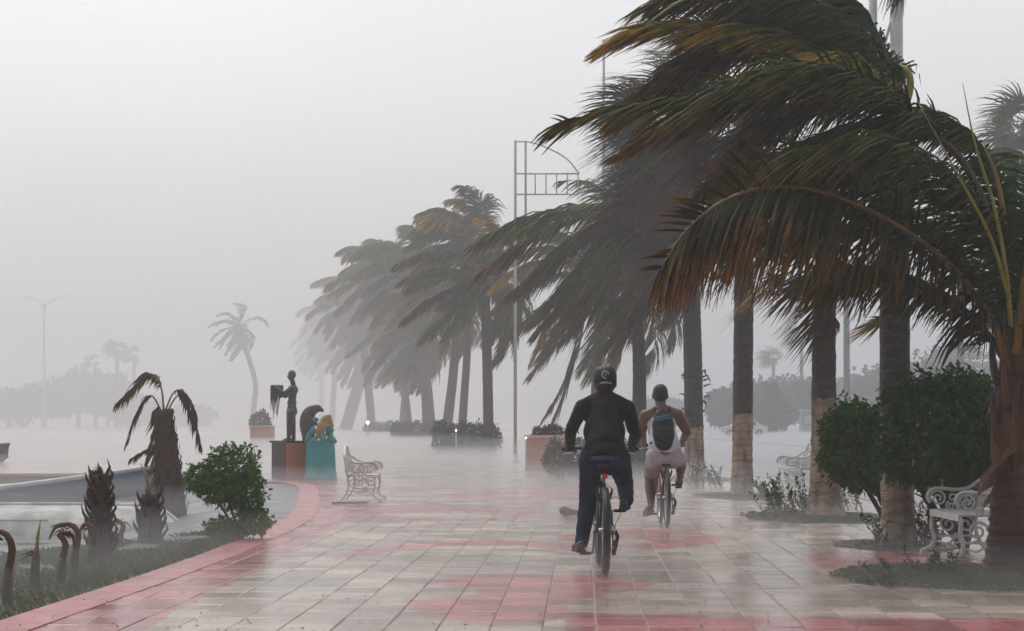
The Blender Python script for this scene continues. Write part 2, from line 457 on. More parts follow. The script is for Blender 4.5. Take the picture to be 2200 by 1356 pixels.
MT['beach'] = wet_plain('dark_wet_beach', (0.085, 0.083, 0.092), (0.06, 0.058, 0.064), .3, .5)
MT['kerb'] = wet_plain('kerb_concrete', (0.30, 0.28, 0.27), (0.22, 0.20, 0.19), 0.3, 0.5, 2)
MT['kerb_red'] = wet_plain('red_kerb_paint', (0.37, 0.095, 0.10), (0.27, 0.072, 0.075), 0.3, 0.5, 2)

# ------------------------------------------------------------------ the ground and the beach, promenade, road
def structure(name, mb, m, smooth=False):
    return tag(mb.build(name, MT[m], None, smooth), kind='structure')
mb = MB()                                                        # one sheet to the horizon, the level of the beach
xs = [-680, -300, -120, -60, -30, -14, -8, -4, 0, 6, 40, 150, 680]; ys = [-40, 0, 8, 14, 20, 26, 34, 44, 60, 120, 300, 1060]
vs = [V((x, y, -0.42 + 0.02 * noise.noise(V((x * .3, y * .3, 0))))) for y in ys for x in xs]
mb.add(vs, [(j * len(xs) + i, j * len(xs) + i + 1, (j + 1) * len(xs) + i + 1, (j + 1) * len(xs) + i) for j in range(len(ys) - 1) for i in range(len(xs) - 1)])
structure('ground', mb, 'sand')
EDGE = [(-3.28, 2.0), (-3.09, 8.0), (-2.97, 11.6), (-2.80, 15.0), (-2.70, 18.0), (-2.66, 22.0), (-2.72, 25.0), (-2.98, 28.5), (-3.32, 32.0), (-3.62, 35.0), (-3.98, 38.0), (-4.5, 40.2), (-5.3, 41.3), (-6.6, 41.8)]
RX = 5.35                                                        # the road kerb
def edge_x(y):
    for (x0, y0), (x1, y1) in zip(EDGE, EDGE[1:]):
        if y0 <= y <= y1: return x0 + (x1 - x0) * (y - y0) / (y1 - y0)
    return EDGE[0][0] if y < 2 else -99
YN = 36.0
near = [(RX, -30), (RX, YN), (edge_x(YN), YN)] + [e for e in reversed(EDGE) if e[1] < YN] + [(-3.28, -30)]
mb = MB(); mb.prism(near, -0.55, -0.007)
pav = structure('pavement', mb, 'grout')
far = [(RX, YN), (RX, 1040), (-640, 1040), (-640, 41.8)] + [e for e in reversed(EDGE) if e[1] > YN] + [(edge_x(YN), YN)]
mb = MB(); mb.prism(far, -0.55, -0.004)
structure('promenade', mb, 'paving_far')
# slabs: the nearest 300 one by one, the rest in one mesh
ct, st_ = math.cos(math.atan(TILT)), math.sin(math.atan(TILT))
TW, TD, GAP = 0.295, 0.45, 0.006
def slab_bm(seed):
    r = random.Random(seed); b = MB()
    hx, hy = (TW - GAP) / 2, (TD - .013) / 2
    c = 0.007
    zz = [-0.012, -0.0035, 0.0]
    def ring(ins, z, tilt=(0, 0)): return [V((sx * (hx - ins), sy * (hy - ins), z + tilt[0] * sx + tilt[1] * sy)) for sx, sy in ((-1, -1), (1, -1), (1, 1), (-1, 1))]
    tl = (r.uniform(-.0012, .0012), r.uniform(-.0012, .0012))
    vs = ring(0, zz[0]) + ring(0.0, zz[1], tl) + ring(c, zz[2], tl)
    fs = [(8, 9, 10, 11)]
    for a in (0, 4):
        for k in range(4): fs.append((a + k, a + (k + 1) % 4, a + 4 + (k + 1) % 4, a + 4 + k))
    b.add(vs, fs); return b
variants = [slab_bm(i) for i in range(6)]
vmesh = [v.mesh('paver', MT['paver'], V((0, 0, 0)), False) for v in variants]
cells = []
for j in range(0, 80):
    for i in range(-24, 26):
        lx = i * TW + 0.05; ly = 9.6 + j * TD
        x = lx * ct + ly * st_ * 1.0 - 0.12; y = ly * ct - lx * st_
        if y > YN - 0.4 or y < 9.7 or x > RX - 0.2: continue
        if x < edge_x(y) + 0.16: continue
        vis = y > 11.0 and abs(x) < y * 0.25 + 0.25
        cells.append((not vis, y, x, rnd.randrange(6), rnd.uniform(-.002, .002)))
cells.sort()
Rz = Matrix.Rotation(-math.atan(TILT), 3, 'Z')
rest = MB()
for q, (hid, y, x, k, dz) in enumerate(cells):
    if q < 300:
        o = bpy.data.objects.new('paver', vmesh[k]); col.objects.link(o)
        o.location = (x, y, dz); o.rotation_euler = (0, 0, -math.atan(TILT)); o.parent = pav
    else:
        rest.add([Rz @ p + V((x, y, dz)) for p in variants[k].v], variants[k].f)
tag(rest.build('paver_field', MT['paver'], pav, False), kind='stuff')
mb = MB()                                                        # the red edge course that holds the lawn back
for (x0, y0), (x1, y1) in zip(EDGE, EDGE[1:]):
    pass
L = [V((x, y, 0)) for x, y in EDGE]; n = len(L); vs = []; fs = []
for i in range(n):
    t_ = (L[min(i + 1, n - 1)] - L[max(i - 1, 0)]).normalized(); s_ = V((t_.y, -t_.x, 0))
    vs += [L[i] - s_ * .02 + V((0, 0, -.5)), L[i] - s_ * .02 + V((0, 0, .006)), L[i] + s_ * .30 + V((0, 0, .006)), L[i] + s_ * .30 + V((0, 0, -.02))]
for i in range(n - 1):
    for k in range(3): fs.append((4 * i + k, 4 * i + k + 1, 4 * i + k + 5, 4 * i + k + 4))
mb.add(vs, fs); structure('edge_kerb', mb, 'kerb_red')
mb = MB(); mb.prism([(RX + .15, -30), (15.5, -30), (15.5, 1040), (RX + .15, 1040)], -0.5, -0.13)
structure('road', mb, 'road')
mb = MB(); mb.prism([(RX, -30), (RX + .15, -30), (RX + .15, 1040), (RX, 1040)], -0.5, 0.006)
structure('road_kerb', mb, 'kerb')
mb = MB(); mb.prism([(15.5, -30), (15.65, -30), (15.65, 1040), (15.5, 1040)], -0.5, 0.0)
structure('far_kerb', mb, 'kerb')
mb = MB(); mb.prism([(15.65, -30), (640, -30), (640, 1040), (15.65, 1040)], -0.5, -0.006)
structure('far_pavement', mb, 'road')
LAWN = [(-3.24, 4.0), (-3.01, 11.0), (-2.83, 15.0), (-2.73, 18.0), (-2.69, 22.0), (-2.72, 24.0), (-3.05, 22.6), (-3.55, 20.8), (-4.2, 18.9), (-5.3, 16.6), (-6.6, 14.0), (-6.6, 4.0)]
mb = MB(); mb.prism(list(reversed(LAWN)), -0.5, -0.012)
structure('lawn', mb, 'lawn')
def inside(poly, x, y):
    c = False; j = len(poly) - 1
    for i in range(len(poly)):
        (xi, yi), (xj, yj) = poly[i], poly[j]
        if (yi > y) != (yj > y) and x < (xj - xi) * (y - yi) / (yj - yi) + xi: c = not c
        j = i
    return c
def blades(mb, x, y, z, h, r=None):
    r = r or rnd
    a = r.uniform(0, 6.28); lean = V((-0.55 + r.uniform(-.3, .3), r.uniform(-.3, .3), 1)).normalized() * h
    wv = V((math.cos(a), math.sin(a), 0)) * r.uniform(.003, .006)
    p = V((x, y, z)); q = r.random() * .8
    mb.add([p - wv, p + wv, p + lean * .6 + V((0, 0, .1 * h)) + wv * .6, p + lean + V((-.25 * h, 0, -.1 * h))], [(0, 1, 2), (0, 2, 3)], [q, q, q, q])
mb = MB()
k = 0
while k < 11000:
    x, y = rnd.uniform(-5.2, -2.7), rnd.uniform(10.5, 24)
    if inside(LAWN, x, y) and abs(x) < y * .25 + .3:
        k += 1
        if noise.noise(V((x * 1.3, y * .7, 3))) > -0.35: blades(mb, x, y, -.012, rnd.uniform(.02, .055))
tag(mb.build('lawn_grass', MT['grass'], None, False), 'short wet grass on the bed along the red paving edge', 'grass', kind='stuff')
BN = [(x - .02, y) for x, y in EDGE if 22 <= y <= 40.5]
mb = MB(); vs = []; fs = []
for x, y in BN:
    k_ = min(1, (y - 21.5) / 3)
    vs += [V((x, y, -.03)), V((x - 1.0 * k_ - .1, y, -.05)), V((x - 2.2 * k_ - .2, y, -.30)), V((x - 3.2 * k_ - .3, y, -.46))]
for i in range(len(BN) - 1):
    for k in range(3): fs.append((4 * i + k, 4 * i + k + 4, 4 * i + k + 5, 4 * i + k + 1))
mb.add(vs, fs); structure('beach', mb, 'beach', True)
# low orange wall closing the beach on its far side
t_ = thing('low_wall', (-8.5, 42.0, 0), 'low orange kerb wall along the far side of the beach', 'wall')
mb = MB(); mb.box((-13.2, 42.1, -.24), (15.4, .30, .62)); mb.build('wall_face', MT['terracotta'], t_, False)
mb = MB(); mb.box((-13.2, 42.1, .10), (15.5, .36, .06)); mb.build('coping', MT['cream'], t_, False)

# ------------------------------------------------------------------ rain haze
hb = MB(); hb.box((0, 510, 17.4), (1380, 1120, 37.6))
hm = bpy.data.materials.new('rain_haze'); hm.use_nodes = True
ht = hm.node_tree; ht.nodes.clear()
pv = ht.nodes.new('ShaderNodeVolumePrincipled')
pv.inputs['Color'].default_value = (0.93, 0.94, 0.97, 1)
pv.inputs['Density'].default_value = HAZE
pv.inputs['Anisotropy'].default_value = 0.0
ho = ht.nodes.new('ShaderNodeOutputMaterial'); ht.links.new(pv.outputs[0], ho.inputs['Volume'])
o = hb.build('haze', hm, None, False)
tag(o, 'pale rain haze over the whole promenade', 'haze', kind='stuff')

# splash thrown up from the paving by the rain: a thin layer that hugs the ground
sb = MB(); sb.prism([(-5.2, 10.6), (4.6, 10.6), (60, 240), (-60, 240)], .014, .30)
sm_ = bpy.data.materials.new('rain_splash'); sm_.use_nodes = True
ht = sm_.node_tree; ht.nodes.clear()
pv = ht.nodes.new('ShaderNodeVolumePrincipled')
pv.inputs['Color'].default_value = (0.93, 0.94, 0.97, 1); pv.inputs['Density'].default_value = 0.03
ho = ht.nodes.new('ShaderNodeOutputMaterial'); ht.links.new(pv.outputs[0], ho.inputs['Volume'])
tag(sb.build('spray', sm_, None, False), 'thin layer of rain splash over the paving', 'spray', kind='stuff')

db = MB()                                           # drifts of spray lying over the bed, the paving and the tree feet
for x, y, rx, ry, z, rz in ((-4.6, 16.8, 1.9, 4.6, .15, .42), (-1.2, 27.0, 2.2, 3.0, .1, .35), (1.6, 22.5, 1.6, 1.9, .05, .30), (2.6, 31, 2.6, 3.5, .1, .5), (-4.4, 46.5, 3.2, 4.0, .1, 1.0), (1.0, 44, 3.5, 5.0, .1, .8), (8.5, 30, 2.8, 9.0, .1, 1.0), (-3.2, 62, 4.5, 5, .0, .9), (9, 55, 4, 7, .1, 1.0), (-14, 66, 6, 6, .0, 1.1)):
    db.ell((x, y, z), (rx, ry, rz), 20, 12)
dm_ = bpy.data.materials.new('drifting_spray'); dm_.use_nodes = True
ht = dm_.node_tree; ht.nodes.clear()
pv = ht.nodes.new('ShaderNodeVolumePrincipled')
pv.inputs['Color'].default_value = (0.93, 0.94, 0.97, 1); pv.inputs['Density'].default_value = 0.028
ho = ht.nodes.new('ShaderNodeOutputMaterial'); ht.links.new(pv.outputs[0], ho.inputs['Volume'])
tag(db.build('spray', dm_, None, True), 'low drifts of wind blown spray over bed and paving', 'spray', kind='stuff')

# ------------------------------------------------------------------ palms
WIND = V((-1.0, 0.05, 0.0))
def frond_leaves(mb, rib, nl, leaf, wl=0.026, wind=0.55, grav=0.5, up=None, seg=4, seed=0, start=0.12, tipage=1.0, base_age=0.0, lift=0.0, fw=.55, fringe=0.0, tear=.33):
    r = random.Random(seed)
    n = len(rib)
    for i in range(nl):
        t = start + (1 - start) * (i + r.random() * .6) / nl
        t = min(t, 0.995)
        u = t * (n - 1); k = min(int(u), n - 2); fr = u - k
        p = rib[k].lerp(rib[k + 1], fr)
        T = (rib[min(k + 2, n - 1)] - rib[max(k - 1, 0)]).normalized()
        q = (t - start) / (1 - start)
        ln = leaf * (0.55 + 0.9 * q - 0.25 * q * q if q < .3 else 0.85 + .2 * math.sin((q - .3) / .7 * math.pi) - .50 * max(0, q - .55) / .45)
        upv = up or V((0, 0, 1))
        S = T.cross(upv)
        if S.length < .15: S = V((0, 1, 0))
        S.normalize()
        N = S.cross(T).normalized()
        for s in (-1, 1):
            if r.random() < .03 or noise.noise(V((t * 9.0, s * 3.0, seed * 1.7))) < -tear: continue
            l_ = ln * r.uniform(.78, 1.12)
            fr_ = r.random() < fringe
            if fr_: l_ *= .42
            d = (S * s * r.uniform(.55, .85) * (.3 if fr_ else 1) + T * (fw + .5 * q) + N * (r.uniform(-.1, .35) + lift + (1.1 if fr_ else 0))).normalized()
            pts = [p]; c = p
            for j in range(seg):
                f = (j + 1) / seg
                d = (d + WIND * (wind * f * r.uniform(.7, 1.2)) + V((0, 0, -1)) * (grav * f * r.uniform(.6, 1.3) * (.1 if fr_ else 1))).normalized()
                c = c + d * (l_ / seg); pts.append(c)
            a = r.uniform(-.7, .7)
            wd = (T * math.cos(a) + N * math.sin(a))
            e = (pts[-1] - pts[0]).normalized()
            wd = wd - e * wd.dot(e)
            if wd.length < .2: wd = N - e * N.dot(e)
            wd.normalize()
            w0 = wl * r.uniform(.75, 1.2)
            ws = [w0 * .5, w0] + [w0 * (1 - .85 * ((j - 1) / (seg - 1)) ** 1.4) for j in range(2, seg + 1)]
            ag = base_age + r.uniform(0, .25)
            mb.ribbon(pts, wd, ws, ag * .5, ag + tipage * (.35 + .45 * q))
def add_frond(par, rib_pts, nl, leaf, mat='frond', ribm='rib', rr=0.016, n=28, name='frond', **kw):
    rib = catmull(rib_pts, n)
    mb = MB(); frond_leaves(mb, rib, nl, leaf, **kw)
    fo = mb.build(name, MT[mat], par, False)
    rb = MB()
    rb.tube(rib, [rr * (1.5 if i == 0 else 1.0) * (1 - .80 * i / (n - 1)) + .002 for i in range(n)], 6)
    rb.build('midrib', MT[ribm], fo)
    return fo
def trunk_mesh(mb, pts, r0, r1, ring=0.10, n=14, bump=0.05, flare=1.35):
    L_ = catmull(pts, max(12, int(sum((V(pts[i + 1]) - V(pts[i])).length for i in range(len(pts) - 1)) / ring)))
    m = len(L_); rr = []
    for i in range(m):
        t = i / (m - 1)
        r = r0 + (r1 - r0) * t
        r *= 1 + (flare - 1) * math.exp(-t * m * ring / .25)
        rr.append(r * (1 + bump * rnd.uniform(-.5, .5) + (bump * .5 if i % 2 else 0)))
    mb.tube(L_, rr, n)
def sim_rib(c, d, L_, kw, kg, n=11):
    pts = [V(c)]; p = V(c); d = V(d).normalized()
    for i in range(n - 1):
        f = (i + 1) / (n - 1)
        d = (d + WIND * kw * f + V((0, 0, -1)) * kg * f).normalized()
        p = p + d * (L_ / (n - 1)); pts.append(p)
    return pts
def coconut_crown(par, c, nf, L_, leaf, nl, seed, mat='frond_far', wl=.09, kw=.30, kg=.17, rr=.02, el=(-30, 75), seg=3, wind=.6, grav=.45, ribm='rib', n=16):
    r = random.Random(seed)
    for k in range(nf):
        az = 2 * math.pi * (k * .382 + r.uniform(-.05, .05)); e = rad(el[0] + (el[1] - el[0]) * ((k + .5) / nf))
        d = (math.cos(az) * math.cos(e), math.sin(az) * math.cos(e) * .8, math.sin(e))
        rib = sim_rib(c, d, L_ * r.uniform(.82, 1.1), kw * r.uniform(.8, 1.2), kg * r.uniform(.8, 1.3) + (.08 if e < 0 else 0))
        m_ = mat if r.random() < .72 else ('frond_olive' if e > 0 else 'frond_brown')
        add_frond(par, rib, nl, leaf, m_, ribm, rr, n, wl=wl, seg=seg, wind=wind, grav=grav, seed=seed * 100 + k, start=.10)
def coconut_palm(base, top, label, group, nf=16, L_=3.6, leaf=.85, nl=46, seed=1, bend=0.3, r0=.16, r1=.11, bark='bark_brown', **kw):
    base, top = V(base), V(top)
    t = thing('palm_tree', base, label, 'palm', group)
    mid = base.lerp(top, .5) + V((bend, 0, 0))
    mb = MB(); trunk_mesh(mb, [base + V((0, 0, -.05)), base.lerp(top, .25) + V((bend * .6, 0, 0)), mid, top], r0, r1, .16)
    mb.build('trunk', MT[bark], t)
    mb = MB(); mb.ell(top + V((0, 0, .05)), (r1 * 1.5, r1 * 1.5, .34), 10, 6)
    mb.build('crownshaft', MT['fibre'], t)
    coconut_crown(t, top + V((0, 0, .15)), nf, L_, leaf, nl, seed, **kw)
    return t
def fan_leaf(par, p0, dirv, pet, R, nseg, seed, mat='frond_far', wl=.05, wind=.5, grav=.35, spread=115, ribm='rib', name='fan_leaf', base_age=0.0, tip=.8):
    r = random.Random(seed)
    d = V(dirv).normalized()
    pts = [V(p0)]; p = V(p0)
    for i in range(6):
        d = (d + WIND * .08 + V((0, 0, -.07))).normalized(); p = p + d * (pet / 6); pts.append(p)
    A = d.cross(V((0, 0, 1)))
    if A.length < .1: A = V((0, 1, 0))
    A.normalize(); A = (A + V((0, 0, r.uniform(-.6, .6)))).normalized(); A = (A - d * A.dot(d)).normalized()
    B = A.cross(d)
    mb = MB()
    for s in range(nseg):
        a = rad(-spread + 2 * spread * s / (nseg - 1)) + r.uniform(-.05, .05)
        e = (d * math.cos(a) + A * math.sin(a) + B * r.uniform(-.08, .08)).normalized()
        wd0 = (d * -math.sin(a) + A * math.cos(a))
        c = V(p); q = [c]; ln = R * r.uniform(.85, 1.08) * (1 - .2 * abs(a) / rad(spread))
        dd = e
        for j in range(4):
            f = (j + 1) / 4
            dd = (dd + WIND * wind * f * f * r.uniform(.7, 1.2) + V((0, 0, -1)) * grav * f * f * r.uniform(.6, 1.4)).normalized()
            c = c + dd * (ln / 4); q.append(c)
        ag = base_age + r.uniform(0, .3)
        mb.ribbon(q, wd0, [wl * .5, wl, wl * .95, wl * .6, wl * .08], ag * .6, ag + tip * .7)
    fo = mb.build(name, MT[mat], par, False)
    rb = MB(); rb.tube(pts, [.022, .018, .016, .015, .014, .013, .010], 6); rb.build('petiole', MT[ribm], fo)
    return fo
def fan_crown(par, c, nf, pet, R, nseg, seed, mat='frond_far', skirt=0, wl=.05, el=(-35, 80), wind=.5, grav=.35, r_tr=.16, ribm='rib_dark', skirt_len=1.6, smat='dead'):
    r = random.Random(seed); c = V(c)
    for k in range(nf):
        az = 2 * math.pi * k * .382; e = rad(el[0] + (el[1] - el[0]) * (k + .5) / nf)
        d = V((math.cos(az) * math.cos(e) - .45, math.sin(az) * math.cos(e), math.sin(e)))
        fan_leaf(par, c, d, pet * r.uniform(.85, 1.15), R * r.uniform(.85, 1.1), nseg, seed * 77 + k, mat, wl, wind, grav, ribm=ribm)
    if skirt:
        for k in range(skirt):
            a = r.uniform(0, 6.28); z = -r.uniform(0.05, skirt_len)
            p = c + V((math.cos(a) * r_tr, math.sin(a) * r_tr, z))
            fan_leaf(par, p, (math.cos(a) * .8 - .75, math.sin(a) * .7, -r.uniform(.25, 1.0)), r.uniform(.3, .7), R * r.uniform(.7, 1.05), max(10, nseg * 2 // 3), seed * 99 + k, smat, wl, .55, .6, 70, 'rib_dark', 'dead_leaf', .2, .6)
# ------------------------------------------------------------------ near coconut palm (right edge)
def PP(lst, d0): return [P(a, b, d0 + (c[0] if c else 0)) for a, b, *c in lst]
dA = 15.6
bA = G(2168, 1234)
tA = thing('palm_tree', bA, 'nearest coconut palm with swollen red brown base beside the white iron bench', 'palm', 'palms along the road side of the promenade')
mb = MB()
prof = [(.215, -.03), (.205, .04), (.19, .10), (.176, .18), (.165, .26), (.158, .34), (.148, .42), (.138, .52), (.13, .62), (.125, .75), (.12, .9)]
dense = []
for (r0, z0), (r1, z1) in zip(prof, prof[1:]):
    for k in range(3):
        f = k / 3; dense.append((r0 + (r1 - r0) * f + (.010 if k == 0 else -.004), z0 + (z1 - z0) * f))
mb.lathe(bA, dense, 22, .07); mb.build('trunk', MT['bark_red'], tA)
mb = MB(); mb.tube([bA + V((0, 0, .8)), bA + V((.01, 0, 1.1)), bA + V((.02, .02, 1.5)), bA + V((.03, .03, 2.0))], [.118, .115, .10, .05], 14)
mb.build('leaf_sheath', MT['fibre'], tA)
for k in range(11):                                  # old leaf bases wrapped round the stem
    a = k * 2.4; z = .62 + .09 * k
    p0 = bA + V((math.cos(a) * .075, math.sin(a) * .075, z))
    out = V((math.cos(a), math.sin(a), 0))
    mb = MB(); mb.tube([p0, p0 + out * .035 + V((0, 0, .12)), p0 + out * .045 + V((-.01, 0, .26)), p0 + out * (.045 + .01 * (k % 3)) + V((-.015, 0, .40 + .05 * (k % 3)))], [.060, .058, .044, .006], 8, squash=.55)
    mb.build('leaf_base', MT['fibre'], tA)
for k in range(9):
    a = 2.0 + k * .75; z = .50 + .09 * k
    p0 = bA + V((math.cos(a) * .12, math.sin(a) * .12 - .03, z))
    mb = MB()
    q = catmull([p0 + V((.02, 0, .12)), p0 + V((-.05, -.02, .10)), p0 + V((-.13, -.03, .03)), p0 + V((-.15, -.02, -.10))], 7)
    mb.ribbon(q, V((.2, .7, .6)).normalized(), [.05, .10, .12, .11, .09, .06, .02])
    mb.build('fibre_flap', MT['fibre'], tA)
FA = [
 # rib points (photo column, row, metres behind the trunk), leaflets, leaflet length, material, rib, extra
 ([(2170, 800, 0), (2132, 692, -.1), (2045, 575, -.25), (1930, 487, -.4), (1800, 425, -.5), (1680, 402, -.6), (1570, 425, -.65), (1480, 490, -.65), (1415, 585, -.6)], 120, 1.05, 'frond_brown', 'rib', dict(wind=0.12, grav=0.80, seed=11, fw=.12, fringe=.13, lift=-.45)),
 ([(2172, 760, .1), (2150, 540, .1), (2077, 361, .1), (2005, 289, .1), (1923, 217, .1), (1820, 172, .15), (1716, 160, .2), (1510, 217, .3), (1355, 232, .3), (1212, 272, .3)], 150, .95, 'frond', 'rib_dark', dict(wind=0.45, grav=0.55, seed=12, start=.2, fw=.3, fringe=.06)),
 ([(2176, 740, .1), (2162, 570, .1), (2150, 430, .2), (2118, 332, .3), (2060, 272, .35), (2000, 240, .4), (1962, 262, .45)], 90, .55, 'frond', 'rib', dict(wind=0.43, grav=0.90, seed=13, start=.25)),
 ([(2178, 780, .2), (2125, 640, .3), (2035, 515, .4), (1900, 415, .5), (1760, 345, .55), (1640, 340, .6), (1530, 385, .6)], 120, .95, 'frond', 'rib_dark', dict(wind=0.32, grav=0.78, seed=14, fw=.3)),
 ([(2176, 800, .25), (2122, 720, .35), (2040, 640, .5), (1940, 590, .6), (1850, 580, .7), (1760, 620, .7)], 80, .62, 'frond', 'rib_dark', dict(wind=0.32, grav=0.96, seed=15)),
 ([(2185, 760, -.1), (2200, 600, -.2), (2240, 480, -.3), (2330, 430, -.3), (2440, 520, -.3)], 80, .8, 'frond', 'rib', dict(wind=0.43, grav=0.72, seed=16)),
 ([(2185, 780, .2), (2205, 560, .5), (2215, 400, 1.0), (2200, 330, 1.7), (2150, 330, 2.4)], 80, .75, 'frond', 'rib', dict(wind=0.43, grav=0.72, seed=17)),
 ([(2175, 780, .1), (2140, 600, .6), (2060, 460, 1.2), (1950, 370, 1.8), (1820, 350, 2.2), (1700, 400, 2.4)], 110, .95, 'frond', 'rib_dark', dict(wind=0.43, grav=0.72, seed=18)),
 ([(2172, 700, 0), (2140, 520, -.2), (2060, 400, -.35), (1960, 330, -.45), (1860, 310, -.5), (1740, 330, -.5), (1640, 400, -.45)], 110, .85, 'frond', 'rib_dark', dict(wind=0.47, grav=0.66, seed=19)),
 ([(2180, 790, .1), (2230, 690, .1), (2320, 650, .1), (2420, 720, .1)], 60, .8, 'frond', 'rib', dict(wind=0.22, grav=0.96, seed=20)),
]
for pts, nl, lf, mt_, rm, kw in FA:
    add_frond(tA, PP(pts, dA), int(nl * 2.3), lf, mt_, rm, .034, 40, **kw)
for pts in ([(2168, 640, -.5), (2128, 510, -.65), (2060, 380, -.8), (1970, 215, -.8)], [(2166, 620, -.5), (2140, 460, -.6), (2095, 310, -.7), (2068, 178, -.7)], [(2172, 700, -.4), (2158, 560, -.6), (2138, 460, -.7), (2130, 420, -.7)]):
    q = catmull(PP(pts, dA), 14); mb = MB()
    mb.tube(q, [.036 * (1 - .93 * (i / 13)) + .001 for i in range(14)], 6, squash=.5)
    mb.build('spear_leaf', MT['rib_yellow'], tA)

# ------------------------------------------------------------------ second coconut palm, crown against the sky
def ww_trunk(t, base, top, r0, r1, hgt, bend=0.0, flare=1.5, ring=.085):
    mb = MB(); trunk_mesh(mb, [base + V((0, 0, -.05)), base.lerp(top, .33) + V((bend, 0, 0)), base.lerp(top, .66) + V((bend, 0, 0)), top], r0, r1, ring, 18, .06, flare)
    mb.build('trunk', whitewash('limewashed_trunk', hgt), t)
dB = 19.05
bB = G(1932, 1174); topB = P(1928, 290, dB)
tB = thing('palm_tree', bB, 'thick limewashed palm rising through the two dark green shrubs', 'palm', 'palms along the road side of the promenade')
ww_trunk(tB, bB, topB, .150, .125, 1.27, -.03, 1.25)
mb = MB(); mb.ell(topB + V((0, 0, .05)), (.17, .17, .38), 12, 8); mb.build('crownshaft', MT['fibre'], tB)
FB = [
 ([(1925, 268, .1), (1905, 130, .2), (1845, 15, .3), (1720, -45, .4), (1540, -40, .5), (1385, 20, .6)], 120, .95, 'frond', 'rib_dark', dict(wind=0.50, grav=0.60, seed=45)),
 ([(1925, 268, .1), (1890, 180, .3), (1800, 110, .4), (1680, 95, .5), (1540, 130, .6), (1420, 190, .7), (1330, 260, .7)], 130, .85, 'frond_brown', 'rib_dark', dict(wind=0.47, grav=0.60, seed=46, fw=.3)),
 ([(1925, 268, .2), (1880, 225, .4), (1800, 210, .6), (1700, 240, .8), (1610, 310, .9), (1560, 380, .9)], 110, .85, 'frond_brown', 'rib_dark', dict(wind=0.36, grav=0.72, seed=47, fw=.3)),
 ([(1925, 268, .4), (1900, 160, 1.0), (1840, 70, 1.4), (1730, 20, 1.7), (1600, 20, 2.0), (1480, 70, 2.2)], 110, .95, 'frond', 'rib_dark', dict(wind=0.47, grav=0.60, seed=48)),
 ([(1925, 268), (1907, 200), (1880, 120), (1820, 50), (1720, -10), (1600, -30), (1470, 0), (1380, 60)], 130, .85, 'frond', 'rib_yellow', dict(wind=0.54, grav=0.60, seed=31)),
 ([(1930, 268), (1955, 190), (1945, 150), (1900, 148, .1), (1840, 185, .2), (1790, 255, .2)], 70, .45, 'frond', 'rib_yellow', dict(wind=0.50, grav=0.60, seed=32, start=.4)),
 ([(1924, 268), (1861, 172), (1716, 92), (1561, 64), (1407, 60), (1303, 106)], 130, .72, 'frond_olive', 'rib', dict(wind=0.61, grav=0.46, seed=33)),
 ([(1925, 262, .1), (1880, 205, .2), (1780, 182, .3), (1640, 202, .4), (1480, 262, .5), (1330, 335, .5)], 120, .75, 'frond_brown', 'rib_dark', dict(wind=0.58, grav=0.48, seed=34)),
 ([(1925, 270, .1), (1870, 262, .3), (1760, 300, .5), (1640, 380, .7), (1560, 475, .8)], 100, .7, 'frond_brown', 'rib_dark', dict(wind=0.43, grav=0.66, seed=35)),
 ([(1925, 262, .1), (1890, 150, .4), (1830, 40, .6), (1760, -60, .8), (1650, -120, .9)], 100, .8, 'frond', 'rib_dark', dict(wind=0.50, grav=0.60, seed=36)),
 ([(1925, 265, .1), (1880, 130, .3), (1780, 60, .5), (1640, 55, .6), (1500, 110, .7), (1400, 190, .7)], 120, .8, 'frond', 'rib_dark', dict(wind=0.54, grav=0.54, seed=37)),
 ([(1925, 265, .2), (1890, 200, .8), (1820, 160, 1.4), (1720, 170, 1.9), (1620, 240, 2.2)], 80, .8, 'frond', 'rib_dark', dict(wind=0.47, grav=0.60, seed=38)),
 ([(1928, 265, -.1), (1900, 190, -.5), (1830, 140, -.9), (1730, 130, -1.2), (1600, 170, -1.3)], 100, .75, 'frond_olive', 'rib', dict(wind=0.54, grav=0.54, seed=39)),
 ([(1926, 272, .1), (1890, 290, .2), (1830, 340, .3), (1770, 430, .4), (1740, 520, .4)], 80, .65, 'frond', 'rib_dark', dict(wind=0.32, grav=0.84, seed=40)),
]
for pts, nl, lf, mt_, rm, kw in FB:
    add_frond(tB, PP(pts, dB), int(nl * 2.3), lf, mt_, rm, .042 if rm == 'rib_yellow' else .026, 36, **kw)

# ------------------------------------------------------------------ limewashed fan palms behind
bC = G(1772, 1112); dC = bC.y; topC = P(1776, 470, dC)
tC = thing('palm_tree', bC, 'limewashed palm with weeds round its foot, left of the two dark shrubs', 'palm', 'palms along the road side of the promenade')
ww_trunk(tC, bC, topC, .165, .125, 1.44, -.02, 1.7)
fan_crown(tC, topC, 16, .8, .85, 24, 3, 'frond', 10, .045, (-25, 80), r_tr=.15, skirt_len=.7)
for k, (a, b, c) in enumerate([((1795, 560), (-1.0, .0, -.75), .8), ((1700, 560), (-1, -.2, -.9), .75), ((1770, 590), (-.5, -.2, -1), .8)]):
    fan_leaf(tC, P(a[0], a[1], dC - .1), b, .3, c, 22, 500 + k, 'frond_olive', .045, .5, .5)
fan_leaf(tC, P(1925, 680, dC + .3), (-1, -.1, -.12), .15, .62, 16, 511, 'frond_olive', .05, .1, .15, 60, base_age=.2)
bD = G(1594, 1064); dD = bD.y; topD = P(1602, 210, dD)
tD = thing('palm_tree', bD, 'straight palm with a sharp limewash line, right of the cyclists', 'palm', 'palms along the road side of the promenade')
ww_trunk(tD, bD, topD, .165, .14, 1.30, .0, 1.25)
fan_crown(tD, topD, 22, 1.0, 1.1, 26, 4, 'frond', 46, .05, (-35, 80), r_tr=.16, skirt_len=1.9)
bE = G(1492, 1019); dE = bE.y; topE = P(1470, 270, dE)
